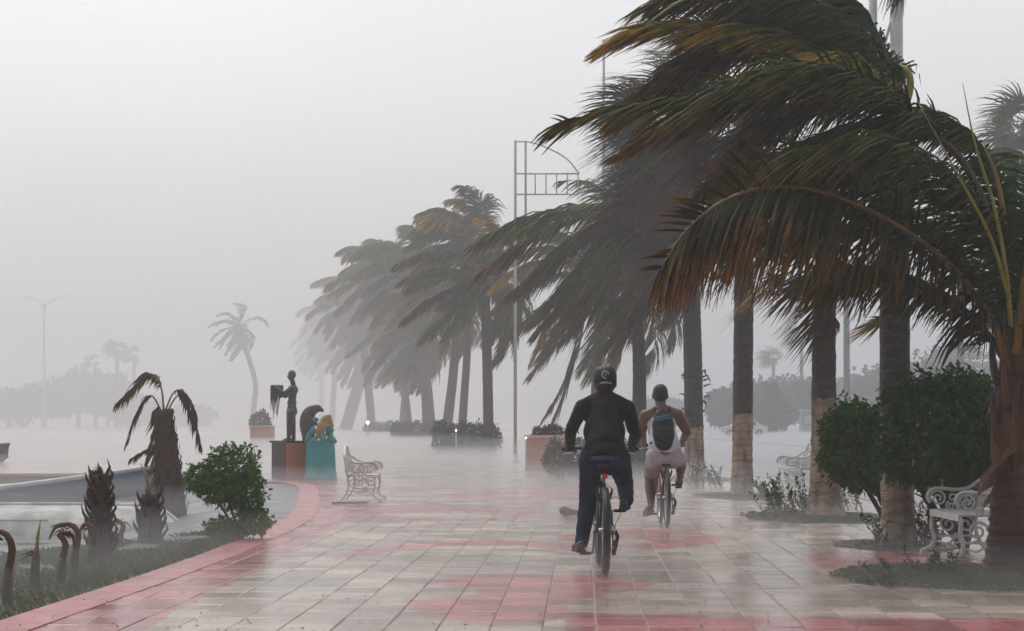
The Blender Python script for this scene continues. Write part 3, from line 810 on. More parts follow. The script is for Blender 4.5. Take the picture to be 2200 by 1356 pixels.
tE = thing('palm_tree', bE, 'shaggy palm stuck with old leaf stubs, just right of the cyclist with the backpack', 'palm', 'palms along the road side of the promenade')
ww_trunk(tE, bE, topE, .22, .18, 1.05, .04, 1.15)
for k in range(22):
    a = k * 2.4 + rnd.uniform(-.6, .6); z = rnd.uniform(1.15, 2.6)
    p0 = bE + V((math.cos(a) * .2 + .02, math.sin(a) * .2, z)); o_ = V((math.cos(a), math.sin(a), 0))
    mb = MB(); mb.tube([p0, p0 + o_ * .11 + V((0, 0, .04)), p0 + o_ * rnd.uniform(.13, .2) + V((0, 0, rnd.uniform(-.12, .08)))], [.05, .034, .008], 6, squash=.5)
    mb.build('leaf_stub', MT['bark_dark'], tE)
fan_crown(tE, topE, 26, 1.2, 1.5, 28, 5, 'frond', 64, .065, (-35, 75), r_tr=.2, skirt_len=3.2)
for k in range(16):
    fan_leaf(tE, topE + V((0, 0, -.3 - .13 * k)), (-1, rnd.uniform(-.5, .5), rnd.uniform(-.35, .45)), rnd.uniform(.9, 1.5), rnd.uniform(1.0, 1.35), 24, 900 + k, 'frond_brown' if k % 3 else 'frond', .06, .5, .5)

GM = 'palms in the planted strip down the middle'
def mid(tx, ty, d, cx, cy_, label, **kw):
    d0 = d; d = d * min(1.3, 1 + max(0, d - 34) / 60) * (1 + max(0, d - 63) / 100 * .75); k = d / d0          # the far row recedes quickly into the rain
    for a, v in (('L_', 3.6), ('leaf', .85), ('wl', .09), ('r0', .16), ('r1', .11)): kw[a] = kw.get(a, v) * k * {'L_': .88 if d < 100 else .76, 'leaf': 1.15}.get(a, 1)
    kw['nf'] = int(kw.get('nf', 16) * .9)
    kw.setdefault('wind', .34); kw.setdefault('grav', .75)
    b = P(tx, ty, d); b.z = 0.0
    return coconut_palm(b, P(cx, cy_, d), label, GM, **kw)
mid(1374, 1025, 44.0, 1352, 455, 'palm trunk rising between the two cyclists under a big wind swept crown', nf=28, L_=3.7, leaf=.95, nl=108, seed=21, bend=.1, r0=.16, r1=.13, wl=0.047, el=(-65, 15), kw=0.34, kg=0.24, bark='bark_dark')
tF = mid(1279, 1000, 55.0, 1292, 600, 'palm above the near cyclist with one long dead frond hanging beside the orange planter', nf=22, L_=3.9, leaf=.95, nl=100, seed=22, bend=-.05, r0=.16, r1=.12, wl=0.047, el=(-50, 70), kw=0.34, kg=0.28)
for k, (pts) in enumerate([[(1285, 610), (1262, 660), (1245, 740), (1215, 820), (1165, 905)], [(1285, 610), (1250, 650), (1235, 760), (1212, 850), (1180, 925)], [(1280, 610), (1230, 640), (1180, 700), (1140, 780)]]):
    add_frond(tF, PP([(a, b, .2 * k) for a, b in pts], tF['dist'] if 'dist' in tF else 70.0), 90, 1.0, 'dead' if k < 2 else 'frond_olive', 'rib', .02, 18, wl=.05, wind=.25, grav=1.0, seg=3, seed=60 + k)
mid(1050, 990, 63.0, 1042, 612, 'lone thick trunk palm at the end of the hedge by the slim pole', nf=16, L_=3.3, leaf=.8, nl=82, seed=23, bend=.02, r0=.165, r1=.15, el=(-40, 60), kw=0.36, kg=0.25)
mid(990, 977, 76.0, 1010, 530, 'tall palm whose crown stands highest in the far row', nf=26, L_=3.5, leaf=.95, nl=79, seed=24, bend=.1, r0=.16, r1=.13, wl=0.075, el=(-40, 80), kw=0.33, kg=0.28)
mid(956, 970, 84.0, 985, 650, 'palm with yellowish leaf stalks low in the far row', nf=23, L_=3.4, leaf=.9, nl=72, seed=25, bend=.1, r0=.22, r1=.17, wl=0.075, el=(-60, 70), kw=0.30, kg=0.31)
mid(918, 960, 95.0, 895, 590, 'palm one third along the far row, two thin trunks to its left', nf=26, L_=4.0, leaf=1.1, nl=72, seed=26, bend=.1, r0=.2, r1=.16, wl=0.094, el=(-50, 78), kw=0.33, kg=0.25)
mid(930, 960, 100.0, 905, 720, 'short palm tucked under the taller crowns of the far row', nf=23, L_=3.8, leaf=1.0, nl=64, seed=27, bend=.1, r0=.2, r1=.16, wl=0.094, el=(-70, 60), kw=0.28, kg=0.34)
mid(882, 956, 110.0, 832, 600, 'thin trunked palm with the second highest crown of the far row', nf=26, L_=4.2, leaf=1.2, nl=64, seed=28, bend=.2, r0=.18, r1=.14, wl=0.112, el=(-50, 78), kw=0.33, kg=0.28)
mid(862, 953, 118.0, 868, 730, 'thin trunked palm with a drooping low crown in the far row', nf=23, L_=4.2, leaf=1.1, nl=61, seed=29, bend=.2, r0=.18, r1=.14, wl=0.112, el=(-70, 60), kw=0.26, kg=0.37)
mid(800, 946, 140.0, 768, 655, 'hazy palm near the far end of the row above the lit lamp', nf=26, L_=4.6, leaf=1.3, nl=57, seed=30, bend=.2, r0=.3, r1=.24, wl=0.140, el=(-60, 78), kw=0.30, kg=0.31)
mid(742, 940, 165.0, 792, 735, 'hazy palm with a thick shaggy trunk behind the statues', nf=26, L_=5.0, leaf=1.4, nl=54, seed=41, bend=.2, r0=.5, r1=.45, wl=0.168, el=(-75, 60), kw=0.26, kg=0.37)
mid(712, 936, 200.0, 722, 695, 'faint palm in the rain behind the bronze figure', nf=23, L_=5.2, leaf=1.6, nl=50, seed=42, bend=.2, r0=.3, r1=.24, wl=0.224, el=(-75, 78), kw=0.26, kg=0.37)
mid(690, 932, 240.0, 690, 740, 'faintest low palm at the far end of the row', nf=23, L_=5.2, leaf=1.6, nl=50, seed=43, bend=.2, r0=.3, r1=.24, wl=0.262, el=(-75, 70), kw=0.26, kg=0.39)
GL = 'palms standing far across the bay'
b = P(541, 928, 430.0); b.z = 0
coconut_palm(b, P(512, 705, 430.0), 'lone coconut palm with a curved thin trunk left of the statues', GL, nf=17, L_=7.6, leaf=1.9, nl=50, seed=44, bend=2.0, r0=.6, r1=.5, wl=.24, el=(-70, 65), kw=.30, kg=.34)
for k, (tx, cx, cy_, d, nf, R, lb) in enumerate([(250, 252, 752, 620.0, 15, 3.9, 'larger of the two faint fan palms above the left trees'), (287, 288, 765, 630.0, 12, 2.7, 'smaller faint fan palm just right of the larger one on the left'), (205, 204, 778, 630.0, 9, 2.1, 'smallest faint fan palm left of the pair above the trees')]):
    b = P(tx, 926, d); b.z = 0; tp = P(cx, cy_, d)
    t = thing('palm_tree', b, lb, 'palm', GL)
    mb = MB(); trunk_mesh(mb, [b, b.lerp(tp, .5), tp], .55, .48, 1.1, 8); mb.build('trunk', MT['bark_dark'], t)
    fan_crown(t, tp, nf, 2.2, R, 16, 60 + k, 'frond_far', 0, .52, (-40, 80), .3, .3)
GR = 'palms beyond the road'
for k, (tx, cx, cy_, d, nf, R, lb) in enumerate([
        (2215, 2205, 265, 85.0, 16, 1.7, 'dim fan palm at the top right edge behind the near palm'),
        (1660, 1662, 770, 330.0, 13, 2.6, 'faint palm seen beyond the road left of the limewashed palm with weeds'),
        (1722, 1722, 725, 300.0, 14, 2.9, 'faint taller palm beyond the road between two limewashed palms'),
        (1820, 1818, 590, 180.0, 12, 1.4, 'grey blurred palm trunk beyond the road behind the fan shaped leaf'),
        (2062, 2066, 560, 180.0, 12, 1.4, 'grey palm trunk beyond the road right of the second palm'),
        (2130, 2130, 640, 220.0, 12, 1.4, 'grey palm trunk beyond the road above the larger shrub')]):
    b = P(tx, 940, d); b.z = 0; tp = P(cx, cy_, d)
    t = thing('palm_tree', b, lb, 'palm', GR)
    mb = MB(); trunk_mesh(mb, [b, b.lerp(tp, .5), tp], .30, .25, .5, 10); mb.build('trunk', MT['bark_dark'], t)
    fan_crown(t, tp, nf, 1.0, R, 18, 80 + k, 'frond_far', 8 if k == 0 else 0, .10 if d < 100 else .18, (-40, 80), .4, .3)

# ------------------------------------------------------------------ young and broken palms on the left bed
GS = 'broken palms on the left bed'
def stump_palm(base, h, r, label, nst, seed, bark='bark_dark', lean=(0, 0), stub=.095, crown=0):
    rr_ = random.Random(seed)
    t = thing('palm_stump', base, label, 'palm stump', GS)
    top = base + V((lean[0], lean[1], h))
    mb = MB(); trunk_mesh(mb, [base + V((0, 0, -.05)), base.lerp(top, .5), top], r, r * .62, .07, 12, .12, 1.1); mb.build('trunk', MT[bark], t)
    for k in range(nst):
        f = (k + .5) / nst; a = k * 2.4 + rr_.uniform(-.3, .3)
        c = base.lerp(top, .12 + .9 * f); o_ = V((math.cos(a), math.sin(a), 0)); q = r * (1 - .38 * f) * .9
        s = stub * rr_.uniform(.7, 1.3)
        mb = MB(); mb.tube([c + o_ * q + V((0, 0, -.03)), c + o_ * (q + s * .5) + V((0, 0, s * .45)), c + o_ * (q + s * .75 - .03) + V((-.02, 0, s * 1.1))], [.032, .024, .004], 6, squash=.5)
        mb.build('leaf_stub', MT['dead' if rr_.random() < .6 else 'bark_red'], t)
    return t, top
bS = G(216, 1199)
t, top = stump_palm(bS, .72, .115, 'dark bristling palm stump in front of the white boat', 46, 1, 'bark_red')
for k in range(5):
    fan_leaf(t, top + V((0, 0, -.05)), (rnd.uniform(-.5, .4), rnd.uniform(-.4, .4), 1), .03, .12, 6, 700 + k, 'dead', .02, .3, .1, 40, name='dead_leaf')
bS = G(322, 1163)
t, top = stump_palm(bS, .46, .125, 'short shaggy palm stump with a stripped green stalk near the boat bow', 30, 2, 'bark_brown')
mb = MB(); mb.tube([top, top + V((-.03, 0, .16)), top + V((-.09, 0, .30))], [.022, .016, .004], 6); mb.build('green_stalk', MT['rib_yellow'], t)
for k in range(5):
    fan_leaf(t, top + V((0, 0, -.1)), (rnd.uniform(-1, .9), rnd.uniform(-.4, .4), .3), .03, .16, 7, 710 + k, 'dead', .02, .3, .5, 40, name='dead_leaf')
b3 = V(((372 - CX) / F * 29, 29.0, -.42)); top3 = P(350, 880, 29.0)
t = thing('palm_stump', b3, 'tallest broken palm on the beach with drooping dead fronds and a shaggy skirt', 'palm stump', GS)
mb = MB(); trunk_mesh(mb, [b3, b3.lerp(top3, .5), top3], .23, .13, .12, 14, .1, 1.1); mb.build('trunk', MT['bark_brown'], t)
for k in range(70):
    f = k / 70; a = k * 2.4; c = b3.lerp(top3, .25 + .75 * f); o_ = V((math.cos(a), math.sin(a), 0)); q = .23 - .11 * f
    mb = MB(); e = c + o_ * (q + .03)
    mb.ribbon([c + o_ * q + V((0, 0, .06)), e + V((0, 0, .02)), e + V((-.03, 0, -.12)), e + V((-.08 + o_.x * .04, 0, -.27))], V((-o_.y, o_.x, 0)), [.05, .08, .06, .01], .3, .8)
    mb.build('dead_leaf_base', MT['dead'], t, False)
FS = [([(352, 885), (345, 830), (320, 803), (290, 830), (250, 868)], 'dead', .42), ([(352, 885), (348, 840), (335, 806), (305, 815), (275, 850)], 'frond_olive', .34), ([(350, 890), (325, 850), (300, 880), (270, 960)], 'dead', .3),
      ([(354, 885), (372, 845), (392, 840), (412, 870), (422, 910)], 'dead', .35), ([(356, 890), (385, 850), (415, 900), (432, 960)], 'dead', .34), ([(345, 960), (320, 965), (300, 975), (282, 985)], 'dead', .22), ([(350, 930), (335, 925), (325, 960), (318, 990)], 'dead', .25)]
for k, (pts, m_, lf) in enumerate(FS):
    add_frond(t, PP([(a, c, .05 * (k - 3)) for a, c in pts], 29.0), 44, lf, m_, 'rib', .012, 18, wl=.024, wind=.22, grav=1.1, seg=3, seed=720 + k, start=.3)
def seedling(px, py, h, label, hook, seed, stalk=False):
    rr_ = random.Random(seed); b = G(px, py)
    t = thing('palm_seedling', b, label, 'young palm', 'snapped young palms along the bed')
    mb = MB(); mb.tube([b + V((0, 0, -.04)), b + V((0, 0, h * .25)), b + V((.01, 0, h * .5))], [.036, .034, .026], 8); mb.build('stem', MT['bark_brown'], t)
    top = b + V((.01, 0, h * .48))
    mb = MB()
    if stalk: mb.tube([top, top + V((.01, 0, h * .3)), top + V((.03, 0, h * .55))], [.016, .012, .003], 6)
    else: mb.tube(catmull([top, top + V((.02, 0, h * .3)), top + V((-.03, 0, h * .5)), top + V((-.03 - hook, 0, h * .46)), top + V((-.05 - hook * 1.3, 0, h * .2))], 10), [.026, .026, .025, .024, .022, .02, .018, .014, .01, .004], 6)
    mb.build('bent_stalk', MT['rib_yellow' if stalk else 'fibre'], t)
    for k in range(6):
        p0 = top + V((rr_.uniform(-.02, .02) - (0 if stalk else hook * .6), rr_.uniform(-.03, .03), (.0 if stalk else h * .40)))
        d = V((rr_.uniform(-1, .5), rr_.uniform(-.5, .5), rr_.uniform(-.1, .6))).normalized(); L_ = rr_.uniform(.08, .16)
        mb = MB(); mb.ribbon([p0, p0 + d * L_ * .5, p0 + d * L_ + V((-.02, 0, -.06))], V((0, .6, .8)), [.012, .02, .003], .3, .9); mb.build('dry_leaf', MT['dead'], t, False)
seedling(16, 1296, .46, 'snapped young palm at the left edge with a bent over top', .08, 1)
seedling(75, 1262, .46, 'thin young palm with an upright yellow green stalk', .0, 2, True)
seedling(132, 1250, .36, 'left leg of the arched pair of snapped young palms', -.10, 3)
seedling(160, 1232, .38, 'right leg of the arched pair of snapped young palms', .12, 4)
seedling(196, 1215, .34, 'dry young palm close against the bristling stump', .05, 5)
seedling(258, 1172, .24, 'small dead young palm just right of the bristling stump', .03, 6)

# ------------------------------------------------------------------ shrubs, hedges, trees
def lobes_leaves(mb, lobes, n, size, seed, droop=.2, surf=.55, wl=.45, wind=.25):
    r = random.Random(seed)
    vol = [a[1][0] * a[1][1] + a[1][1] * a[1][2] + a[1][0] * a[1][2] for a in lobes]; tot = sum(vol)
    for (c, rd), v_ in zip(lobes, vol):
        c = V(c)
        for k in range(int(n * v_ / tot)):
            u = V((r.gauss(0, 1), r.gauss(0, 1), r.gauss(0, 1))).normalized()
            f = surf + (1 - surf) * r.random() ** .6
            nz = 1 + .42 * noise.noise(u * 2.3 + c) + .26 * noise.noise(u * 6 + c)
            p = c + V((u.x * rd[0], u.y * rd[1], u.z * rd[2])) * f * nz
            d = (u * .6 + V((r.uniform(-.8, .8), r.uniform(-.8, .8), r.uniform(-.6, .6))) + V((-wind, 0, -droop))).normalized()
            s = size * r.uniform(.6, 1.25)
            wv = d.cross(V((r.uniform(-1, 1), r.uniform(-1, 1), r.uniform(-1, 1))))
            if wv.length < .05: continue
            wv = wv.normalized() * s * wl / 2
            q = .2 + .5 * max(0, f - .8) / .2 * r.random() + .2 * r.random()
            bend = V((0, 0, -s * .15))
            mb.add([p, p + d * s * .45 + wv, p + d * s + bend, p + d * s * .45 - wv], [(0, 1, 2), (0, 2, 3)], [q * .5, q, q, q])
def sprigs(mb, lobes, per, size, seed):               # twigs that stick out of the clipped outline, bent over by the wind
    r = random.Random(seed)
    for c, rd in lobes:
        c = V(c)
        for k in range(per):
            u = V((r.gauss(0, 1), r.gauss(0, 1), r.gauss(0, 1) + .35)).normalized()
            p = c + V((u.x * rd[0], u.y * rd[1], u.z * rd[2])) * r.uniform(.8, 1.0)
            d = (u + V((-.6, 0, .15))).normalized(); L_ = r.uniform(.10, .30) * max(rd)
            for j in range(11):
                f = j / 10; q = p + d * L_ * f + V((-.25 * L_ * f * f, 0, -.15 * L_ * f * f))
                e = (d * .6 + V((r.uniform(-1, .6), r.uniform(-.9, .9), r.uniform(-.9, .7)))).normalized(); s = size * r.uniform(.6, 1.1)
                wv = e.cross(V((r.uniform(-1, 1), r.uniform(-1, 1), 1)))
                if wv.length < .05: continue
                wv = wv.normalized() * s * .22; g = .3 + .5 * r.random()
                mb.add([q, q + e * s * .5 + wv, q + e * s, q + e * s * .5 - wv], [(0, 1, 2), (0, 2, 3)], [g * .5, g, g, g])
def limb(mb, a, b, r0, r1, wig=.03):
    a, b = V(a), V(b); m = a.lerp(b, .5) + V((rnd.uniform(-wig, wig), rnd.uniform(-wig, wig), 0))
    mb.tube(catmull([a, m, b], 6), [r0 + (r1 - r0) * i / 5 for i in range(6)], 6)
def shrub(base, lobes, n, size, label, cat, name, mat='leaf', stems=None, seed=0, group=None, r0=.03, **kw):
    t = thing(name, base, label, cat, group)
    mb = MB()
    for c, rd in lobes:
        limb(mb, base, V(c) + V((0, 0, rd[2] * .3)), r0, r0 * .35)
        for k in range(3):
            limb(mb, V(base).lerp(V(c), .6), V(c) + V((rnd.uniform(-.7, .7) * rd[0], rnd.uniform(-.7, .7) * rd[1], rnd.uniform(-.2, .8) * rd[2])), r0 * .5, r0 * .15)
    if stems:
        for a, b, ra, rb_ in stems: limb(mb, a, b, ra, rb_)
    mb.build('stem', MT['stem'], t)['kind'] = 'stuff'
    mb = MB(); lobes_leaves(mb, lobes, n, size, seed, **kw); sprigs(mb, lobes, 16, size, seed)
    mb.build('foliage', MT[mat], t, False)
    return t
b = G(520, 1158); d = b.y
shrub(b, [(P(505, 1000, d), (.27, .25, .20)), (P(435, 1030, d), (.20, .2, .13)), (P(480, 1050, d - .05), (.25, .25, .16)), (P(530, 1055, d), (.20, .2, .22)), (P(545, 1120, d - .05), (.18, .2, .13)), (P(475, 1135, d - .1), (.14, .15, .10))],
      6500, .055, 'fresh green bush with a leaning thin stem at the edge of the red paving', 'bush', 'bush', 'leaf_lime', seed=3, r0=.018, droop=.1, surf=.35)
b = P(2072, 1178, 18.6); b.z = 0; d = 18.3
shrub(b, [(P(2010, 890, d), (.50, .45, .33)), (P(2090, 880, d + .1), (.38, .4, .32)), (P(1985, 970, d), (.40, .4, .30)), (P(2075, 970, d), (.42, .4, .30)), (P(1940, 920, d - .1), (.18, .25, .22)), (P(2130, 940, d + .1), (.25, .3, .32)), (P(1930, 985, d - .1), (.2, .25, .18)), (P(2040, 1020, d), (.3, .3, .17)), (P(2110, 1010, d), (.22, .3, .2)), (P(2055, 830, d), (.3, .3, .18)), (P(1950, 850, d), (.2, .3, .16))],
      17000, .065, 'larger dark green shrub with drooping leaves above the white bench', 'shrub', 'shrub', 'leaf', [(b, P(1990, 1080, 18.3), .022, .014), (P(1990, 1080, 18.3), P(1960, 1020, 18.2), .014, .008), (P(1990, 1080, 18.3), P(1965, 1060, 18.2), .014, .006)], seed=4, r0=.04, droop=.55, surf=.4, group='dark shrubs around the second palm')
tS = b
b = P(1925, 1160, 20.4); b.z = 0; d = 20.2
shrub(b, [(P(1830, 905, d), (.22, .3, .22)), (P(1875, 925, d), (.20, .3, .26)), (P(1805, 975, d), (.19, .25, .24)), (P(1850, 1000, d), (.25, .28, .22)), (P(1885, 1010, d), (.14, .2, .16)), (P(1790, 925, d), (.12, .2, .13))],
      9000, .065, 'smaller dark green shrub left of the palm trunk', 'shrub', 'shrub', 'leaf', seed=5, r0=.03, droop=.55, surf=.4, group='dark shrubs around the second palm')
t = thing('yellow_leaves', P(1990, 930, 17.85), 'few yellow leaves scattered over the dark shrub', 'leaves'); t['kind'] = 'stuff'
mb = MB()
for px, py in ((1985, 930), (1957, 990), (2022, 1032), (1972, 908), (2100, 1040)):
    p = P(px, py, 17.84); 
    for k in range(2):
        dd = V((rnd.uniform(-.4, .2), rnd.uniform(-.3, .1), -1)).normalized() * .04; wv = V((.010, 0, rnd.uniform(-.006, .006)))
        q = p + V((rnd.uniform(-.02, .02), -.02 * k, rnd.uniform(-.02, .02)))
        mb.add([q, q + dd * .5 + wv, q + dd, q + dd * .5 - wv], [(0, 1, 2, 3)])
mb.build('leaf', MT['leaf_yellow'], t, False)
GW = 'weeds round the palm feet'
def weeds(px, py, w_, h, n, label, seed, mat='leaf', size=.06):
    b = G(px, py); r = random.Random(seed)
    t = thing('weed', b, label, 'weed', GW)
    sm = MB(); lm = MB()
    for k in range(n):
        p = b + V((r.uniform(-w_, w_) / 2, r.uniform(-.25, .25), 0))
        e = p + V((r.uniform(-.25, .12), r.uniform(-.1, .1), h * r.uniform(.45, 1.05)))
        limb(sm, p, e, .006, .002, .02)
        for j in range(26):
            f = .15 + .85 * j / 26; q = p.lerp(e, f); s = size * r.uniform(.6, 1.2)
            d = V((r.uniform(-1, .7), r.uniform(-.8, .8), r.uniform(-.1, .9))).normalized(); wv = d.cross(V((r.random(), r.random(), 1))).normalized() * s * .2
            qv = r.random() * .5
            lm.add([q, q + d * s * .5 + wv, q + d * s, q + d * s * .5 - wv], [(0, 1, 2), (0, 2, 3)], [qv] * 4)
    sm.build('stem', MT['stem'], t); lm.build('foliage', MT[mat], t, False)
weeds(1515, 1050, .62, .48, 26, 'leafy weed clump beside the shaggy palm trunk', 1, 'leaf_hedge')
weeds(1655, 1075, .45, .40, 20, 'leafy weed just right of the straight limewashed palm', 2, 'leaf')
weeds(1690, 1110, .60, .52, 34, 'dense leafy weed left of the weedy palm foot', 3, 'leaf')
weeds(1832, 1095, .35, .42, 12, 'thin leafy weed right of the weedy palm foot', 4, 'leaf')
weeds(1640, 1118, .25, .13, 8, 'small low weed at the tip of the grass patch', 5, 'leaf')
weeds(1975, 1172, .42, .46, 36, 'dark leafy weed right of the thick palm foot', 6, 'leaf')
weeds(1900, 1175, .12, .34, 8, 'dark leafy weed hugging the left of the thick palm foot', 7, 'leaf')
weeds(1920, 1246, .05, .20, 3, 'tiny upright sprig in the front grass patch', 8, 'leaf', .05)
weeds(2005, 1240, .30, .22, 9, 'straggling sprig with a leaning stalk in front of the white bench', 9, 'leaf', .05)
weeds(1905, 1258, .16, .06, 6, 'flat little weed at the tip of the front grass patch', 10, 'leaf', .05)
def patch(cx, cy_, rx, ry, n, h, label):
    mb = MB(); r = random.Random(int(cx))
    c = G(cx, cy_); ax = rx
    for k in range(n):
        a = r.uniform(0, 6.283); q = math.sqrt(r.random()) * (1 + .18 * noise.noise(V((math.cos(a) * 1.5, math.sin(a) * 1.5, cx))))
        blades(mb, c.x + ax * q * math.cos(a), c.y + ry * q * math.sin(a), -.004, h * r.uniform(.4, 1.1) * (1.1 - .6 * q), r)
    tag(mb.build('grass_patch', MT['grass'], None, False, c), label, 'grass', kind='stuff')
    mb = MB(); m = 26
    mb.prism([(c.x + ax * math.cos(6.283 * k / m) * (.9 + .12 * noise.noise(V((k * .7, cx, 0)))), c.y + ry * math.sin(6.283 * k / m) * (.9 + .12 * noise.noise(V((k * .7, cx, 5))))) for k in range(m)], -.009, .010)
    tag(mb.build('soil_bed', MT['soil'], None, False, c), kind='structure')
patch(2080, 1240, .95, 1.35, 5200, .085, 'grass patch with sprigs round the nearest palm and bench')
patch(1760, 1112, .95, 1.6, 4200, .075, 'grass patch round the weedy limewashed palm')
patch(1590, 1066, .72, 1.7, 2600, .06, 'grass patch round the straight limewashed palm')
patch(1500, 1030, .8, 2.0, 1800, .06, 'grass patch round the shaggy palm')
patch(1925, 1172, .62, 1.0, 1200, .05, 'thin grass round the thick palm foot')
def hedge(px0, px1, top, bot, d, label, n, size, seed, group='clipped hedges along the middle strip', mat='leaf_hedge', dep=1.2, nl=5):
    b = P((px0 + px1) / 2, bot, d); b.z = 0
    x0, x1 = P(px0, 0, d).x, P(px1, 0, d).x; z1 = P(0, top, d).z
    t = thing('hedge', b, label, 'hedge', group); lb = []
    r = random.Random(seed)
    for i in range(nl):
        x = x0 + (x1 - x0) * (i + .5) / nl; hh = z1 * r.uniform(.86, 1.02)
        lb.append((V((x, d + r.uniform(-.2, .2), hh * .52)), ((x1 - x0) / nl * .72, dep * .6, hh * .50)))
    mb = MB()
    for c, rd in lb: limb(mb, V((c.x, c.y, 0)), c, .05, .02)
    mb.build('stem', MT['stem'], t)
    mb = MB(); lobes_leaves(mb, lb, n, size, seed, .1, .5)
    mb.build('foliage', MT[mat], t, False)
hedge(1178, 1390, 940, 1026, 44.0, 'rounded hedge behind the two cyclists beside the orange planter', 9000, .085, 1)
hedge(935, 1070, 906, 976, 80.0, 'hedge round the lone thick palm trunk', 7000, .13, 2)
hedge(845, 945, 904, 944, 150.0, 'hedge in the middle of the far row between the trunks', 5000, .17, 3)
hedge(786, 865, 906, 933, 230.0, 'hazy hedge right of the lit lamp', 4000, .22, 4)
def tree(px, top, d, wpx, label, n, size, seed, group, bot=930, nl=5, mat='leaf_hedge'):
    b = P(px, bot, d); b.z = 0
    z1 = P(0, top, d).z; wd = wpx / F * d
    t = thing('tree', b, label, 'tree', group); r = random.Random(seed)
    mb = MB(); trunk_mesh(mb, [b, b + V((.1, 0, z1 * .3)), b + V((0, 0, z1 * .62))], wd * .05, wd * .03, .6, 8)
    mb.build('trunk', MT['bark_dark'], t)
    lb = []
    for i in range(nl):
        a = 6.28 * i / nl + r.random()
        lb.append((b + V((math.cos(a) * wd * .26, math.sin(a) * wd * .26, z1 * r.uniform(.42, .68))), (wd * .32, wd * .3, z1 * r.uniform(.24, .34))))
    lb.append((b + V((0, 0, z1 * .74)), (wd * .28, wd * .28, z1 * .26)))
    mb = MB()
    for c, rd in lb: limb(mb, b + V((0, 0, z1 * .3)), c, wd * .025, wd * .008)
    mb.build('limb', MT['bark_dark'], t)
    mb = MB(); lobes_leaves(mb, lb, n, size, seed, .1, .35, .6)
    mb.build('crown', MT[mat], t, False)
GT = 'trees in the haze across the bay'
for k, a in enumerate([(20, 835, 630, 110, 'lowest hazy tree at the left edge'), (95, 822, 640, 120, 'hazy round tree behind the left lamp post'), (168, 790, 650, 120, 'tallest hazy tree in the left group'), (232, 800, 650, 90, 'hazy tree under the faint fan palms'), (300, 850, 660, 90, 'hazy tree left of the broken beach palm'), (400, 870, 700, 110, 'very faint low tree between the broken palm and the statues')]):
    tree(a[0], a[1], a[2], a[3], a[4], 2600, 1.8, 200 + k, GT)
GT2 = 'trees beyond the road'
for k, a in enumerate([(1600, 815, 260, 110, 'round hazy tree behind the white car'), (1680, 808, 270, 130, 'wide hazy tree between two limewashed palms'), (1835, 800, 300, 120, 'hazy tree seen right of the weedy palm'), (1975, 770, 280, 130, 'hazy tree above the smaller shrub'), (2090, 740, 270, 150, 'hazy tree above the larger shrub'), (1420, 850, 360, 130, 'faint tree between the cyclists and the shaggy palm'), (1330, 860, 380, 100, 'faint low tree behind the near cyclist'), (2220, 760, 260, 150, 'hazy tree at the right edge'), (1560, 838, 240, 70, 'low hazy tree just left of the straight limewashed palm'), (1650, 826, 225, 95, 'low round hazy tree right of the straight limewashed palm'), (1735, 818, 245, 90, 'hazy tree just left of the weedy palm'), (1880, 790, 250, 100, 'hazy tree beside the thick palm trunk'), (2030, 735, 240, 120, 'tall hazy tree above the middle of the larger shrub')]):
    tree(a[0], a[1], a[2], a[3], a[4], 2600, .8, 300 + k, GT2)
# ------------------------------------------------------------------ figures
def remesh(name, mb, voxel, mat, parent, smooth=6, disp=0.0, dscale=.12):
    o = mb.build(name, MT[mat], parent)
    md = o.modifiers.new('r', 'REMESH'); md.mode = 'VOXEL'; md.voxel_size = voxel; md.use_smooth_shade = True
    ms = o.modifiers.new('s', 'SMOOTH'); ms.factor = .5; ms.iterations = smooth
    dg = bpy.context.evaluated_depsgraph_get(); dg.update()
    me = bpy.data.meshes.new_from_object(o.evaluated_get(dg), depsgraph=dg)
    me.name = name
    o.modifiers.clear(); o.data = me
    if not me.materials: me.materials.append(MT[mat])
    if disp:                                              # folds of the cloth
        for v in me.vertices:
            p = v.co
            h = noise.noise(p / dscale) + .5 * noise.noise(p / dscale * 2.3)
            v.co = p + v.normal * (h * disp)
    me.polygons.foreach_set('use_smooth', [True] * len(me.polygons))
    return o
def cap(mb, p0, p1, r0, r1, n=12, sq=None):
    p0, p1 = V(p0), V(p1)
    mb.tube([p0, p0.lerp(p1, .5), p1], [r0, (r0 + r1) / 2, r1], n, squash=sq)
    mb.ell(p0, (r0, r0 * (sq or 1), r0), n, 8); mb.ell(p1, (r1, r1 * (sq or 1), r1), n, 8)
def hand(mb, g, side, b):                                  # a fist closed round a bar that runs along x at g
    g = V(g)
    mb.ell(g + V((0, -.026, .012)), (.040, .026, .026), 10, 8)
    for k, (dx, ln) in enumerate(((-.031, .9), (-.010, 1.0), (.011, .97), (.031, .82))):
        x = dx * -side
        q = [(x, -.024, .024), (x, .004, .030 * ln), (x, .028 * ln, .012), (x, .024, -.014), (x, .004, -.024)]
        for i in range(4): cap(mb, g + V(q[i]), g + V(q[i + 1]), .0098 - .0008 * i, .0094 - .0008 * i, 7)
    tx = side * -.044
    cap(mb, g + V((tx * .7, -.035, .004)), g + V((tx * 1.1, -.008, -.022)), .012, .011, 7)
    cap(mb, g + V((tx * 1.1, -.008, -.022)), g + V((tx * .9, .018, -.026)), .011, .009, 7)
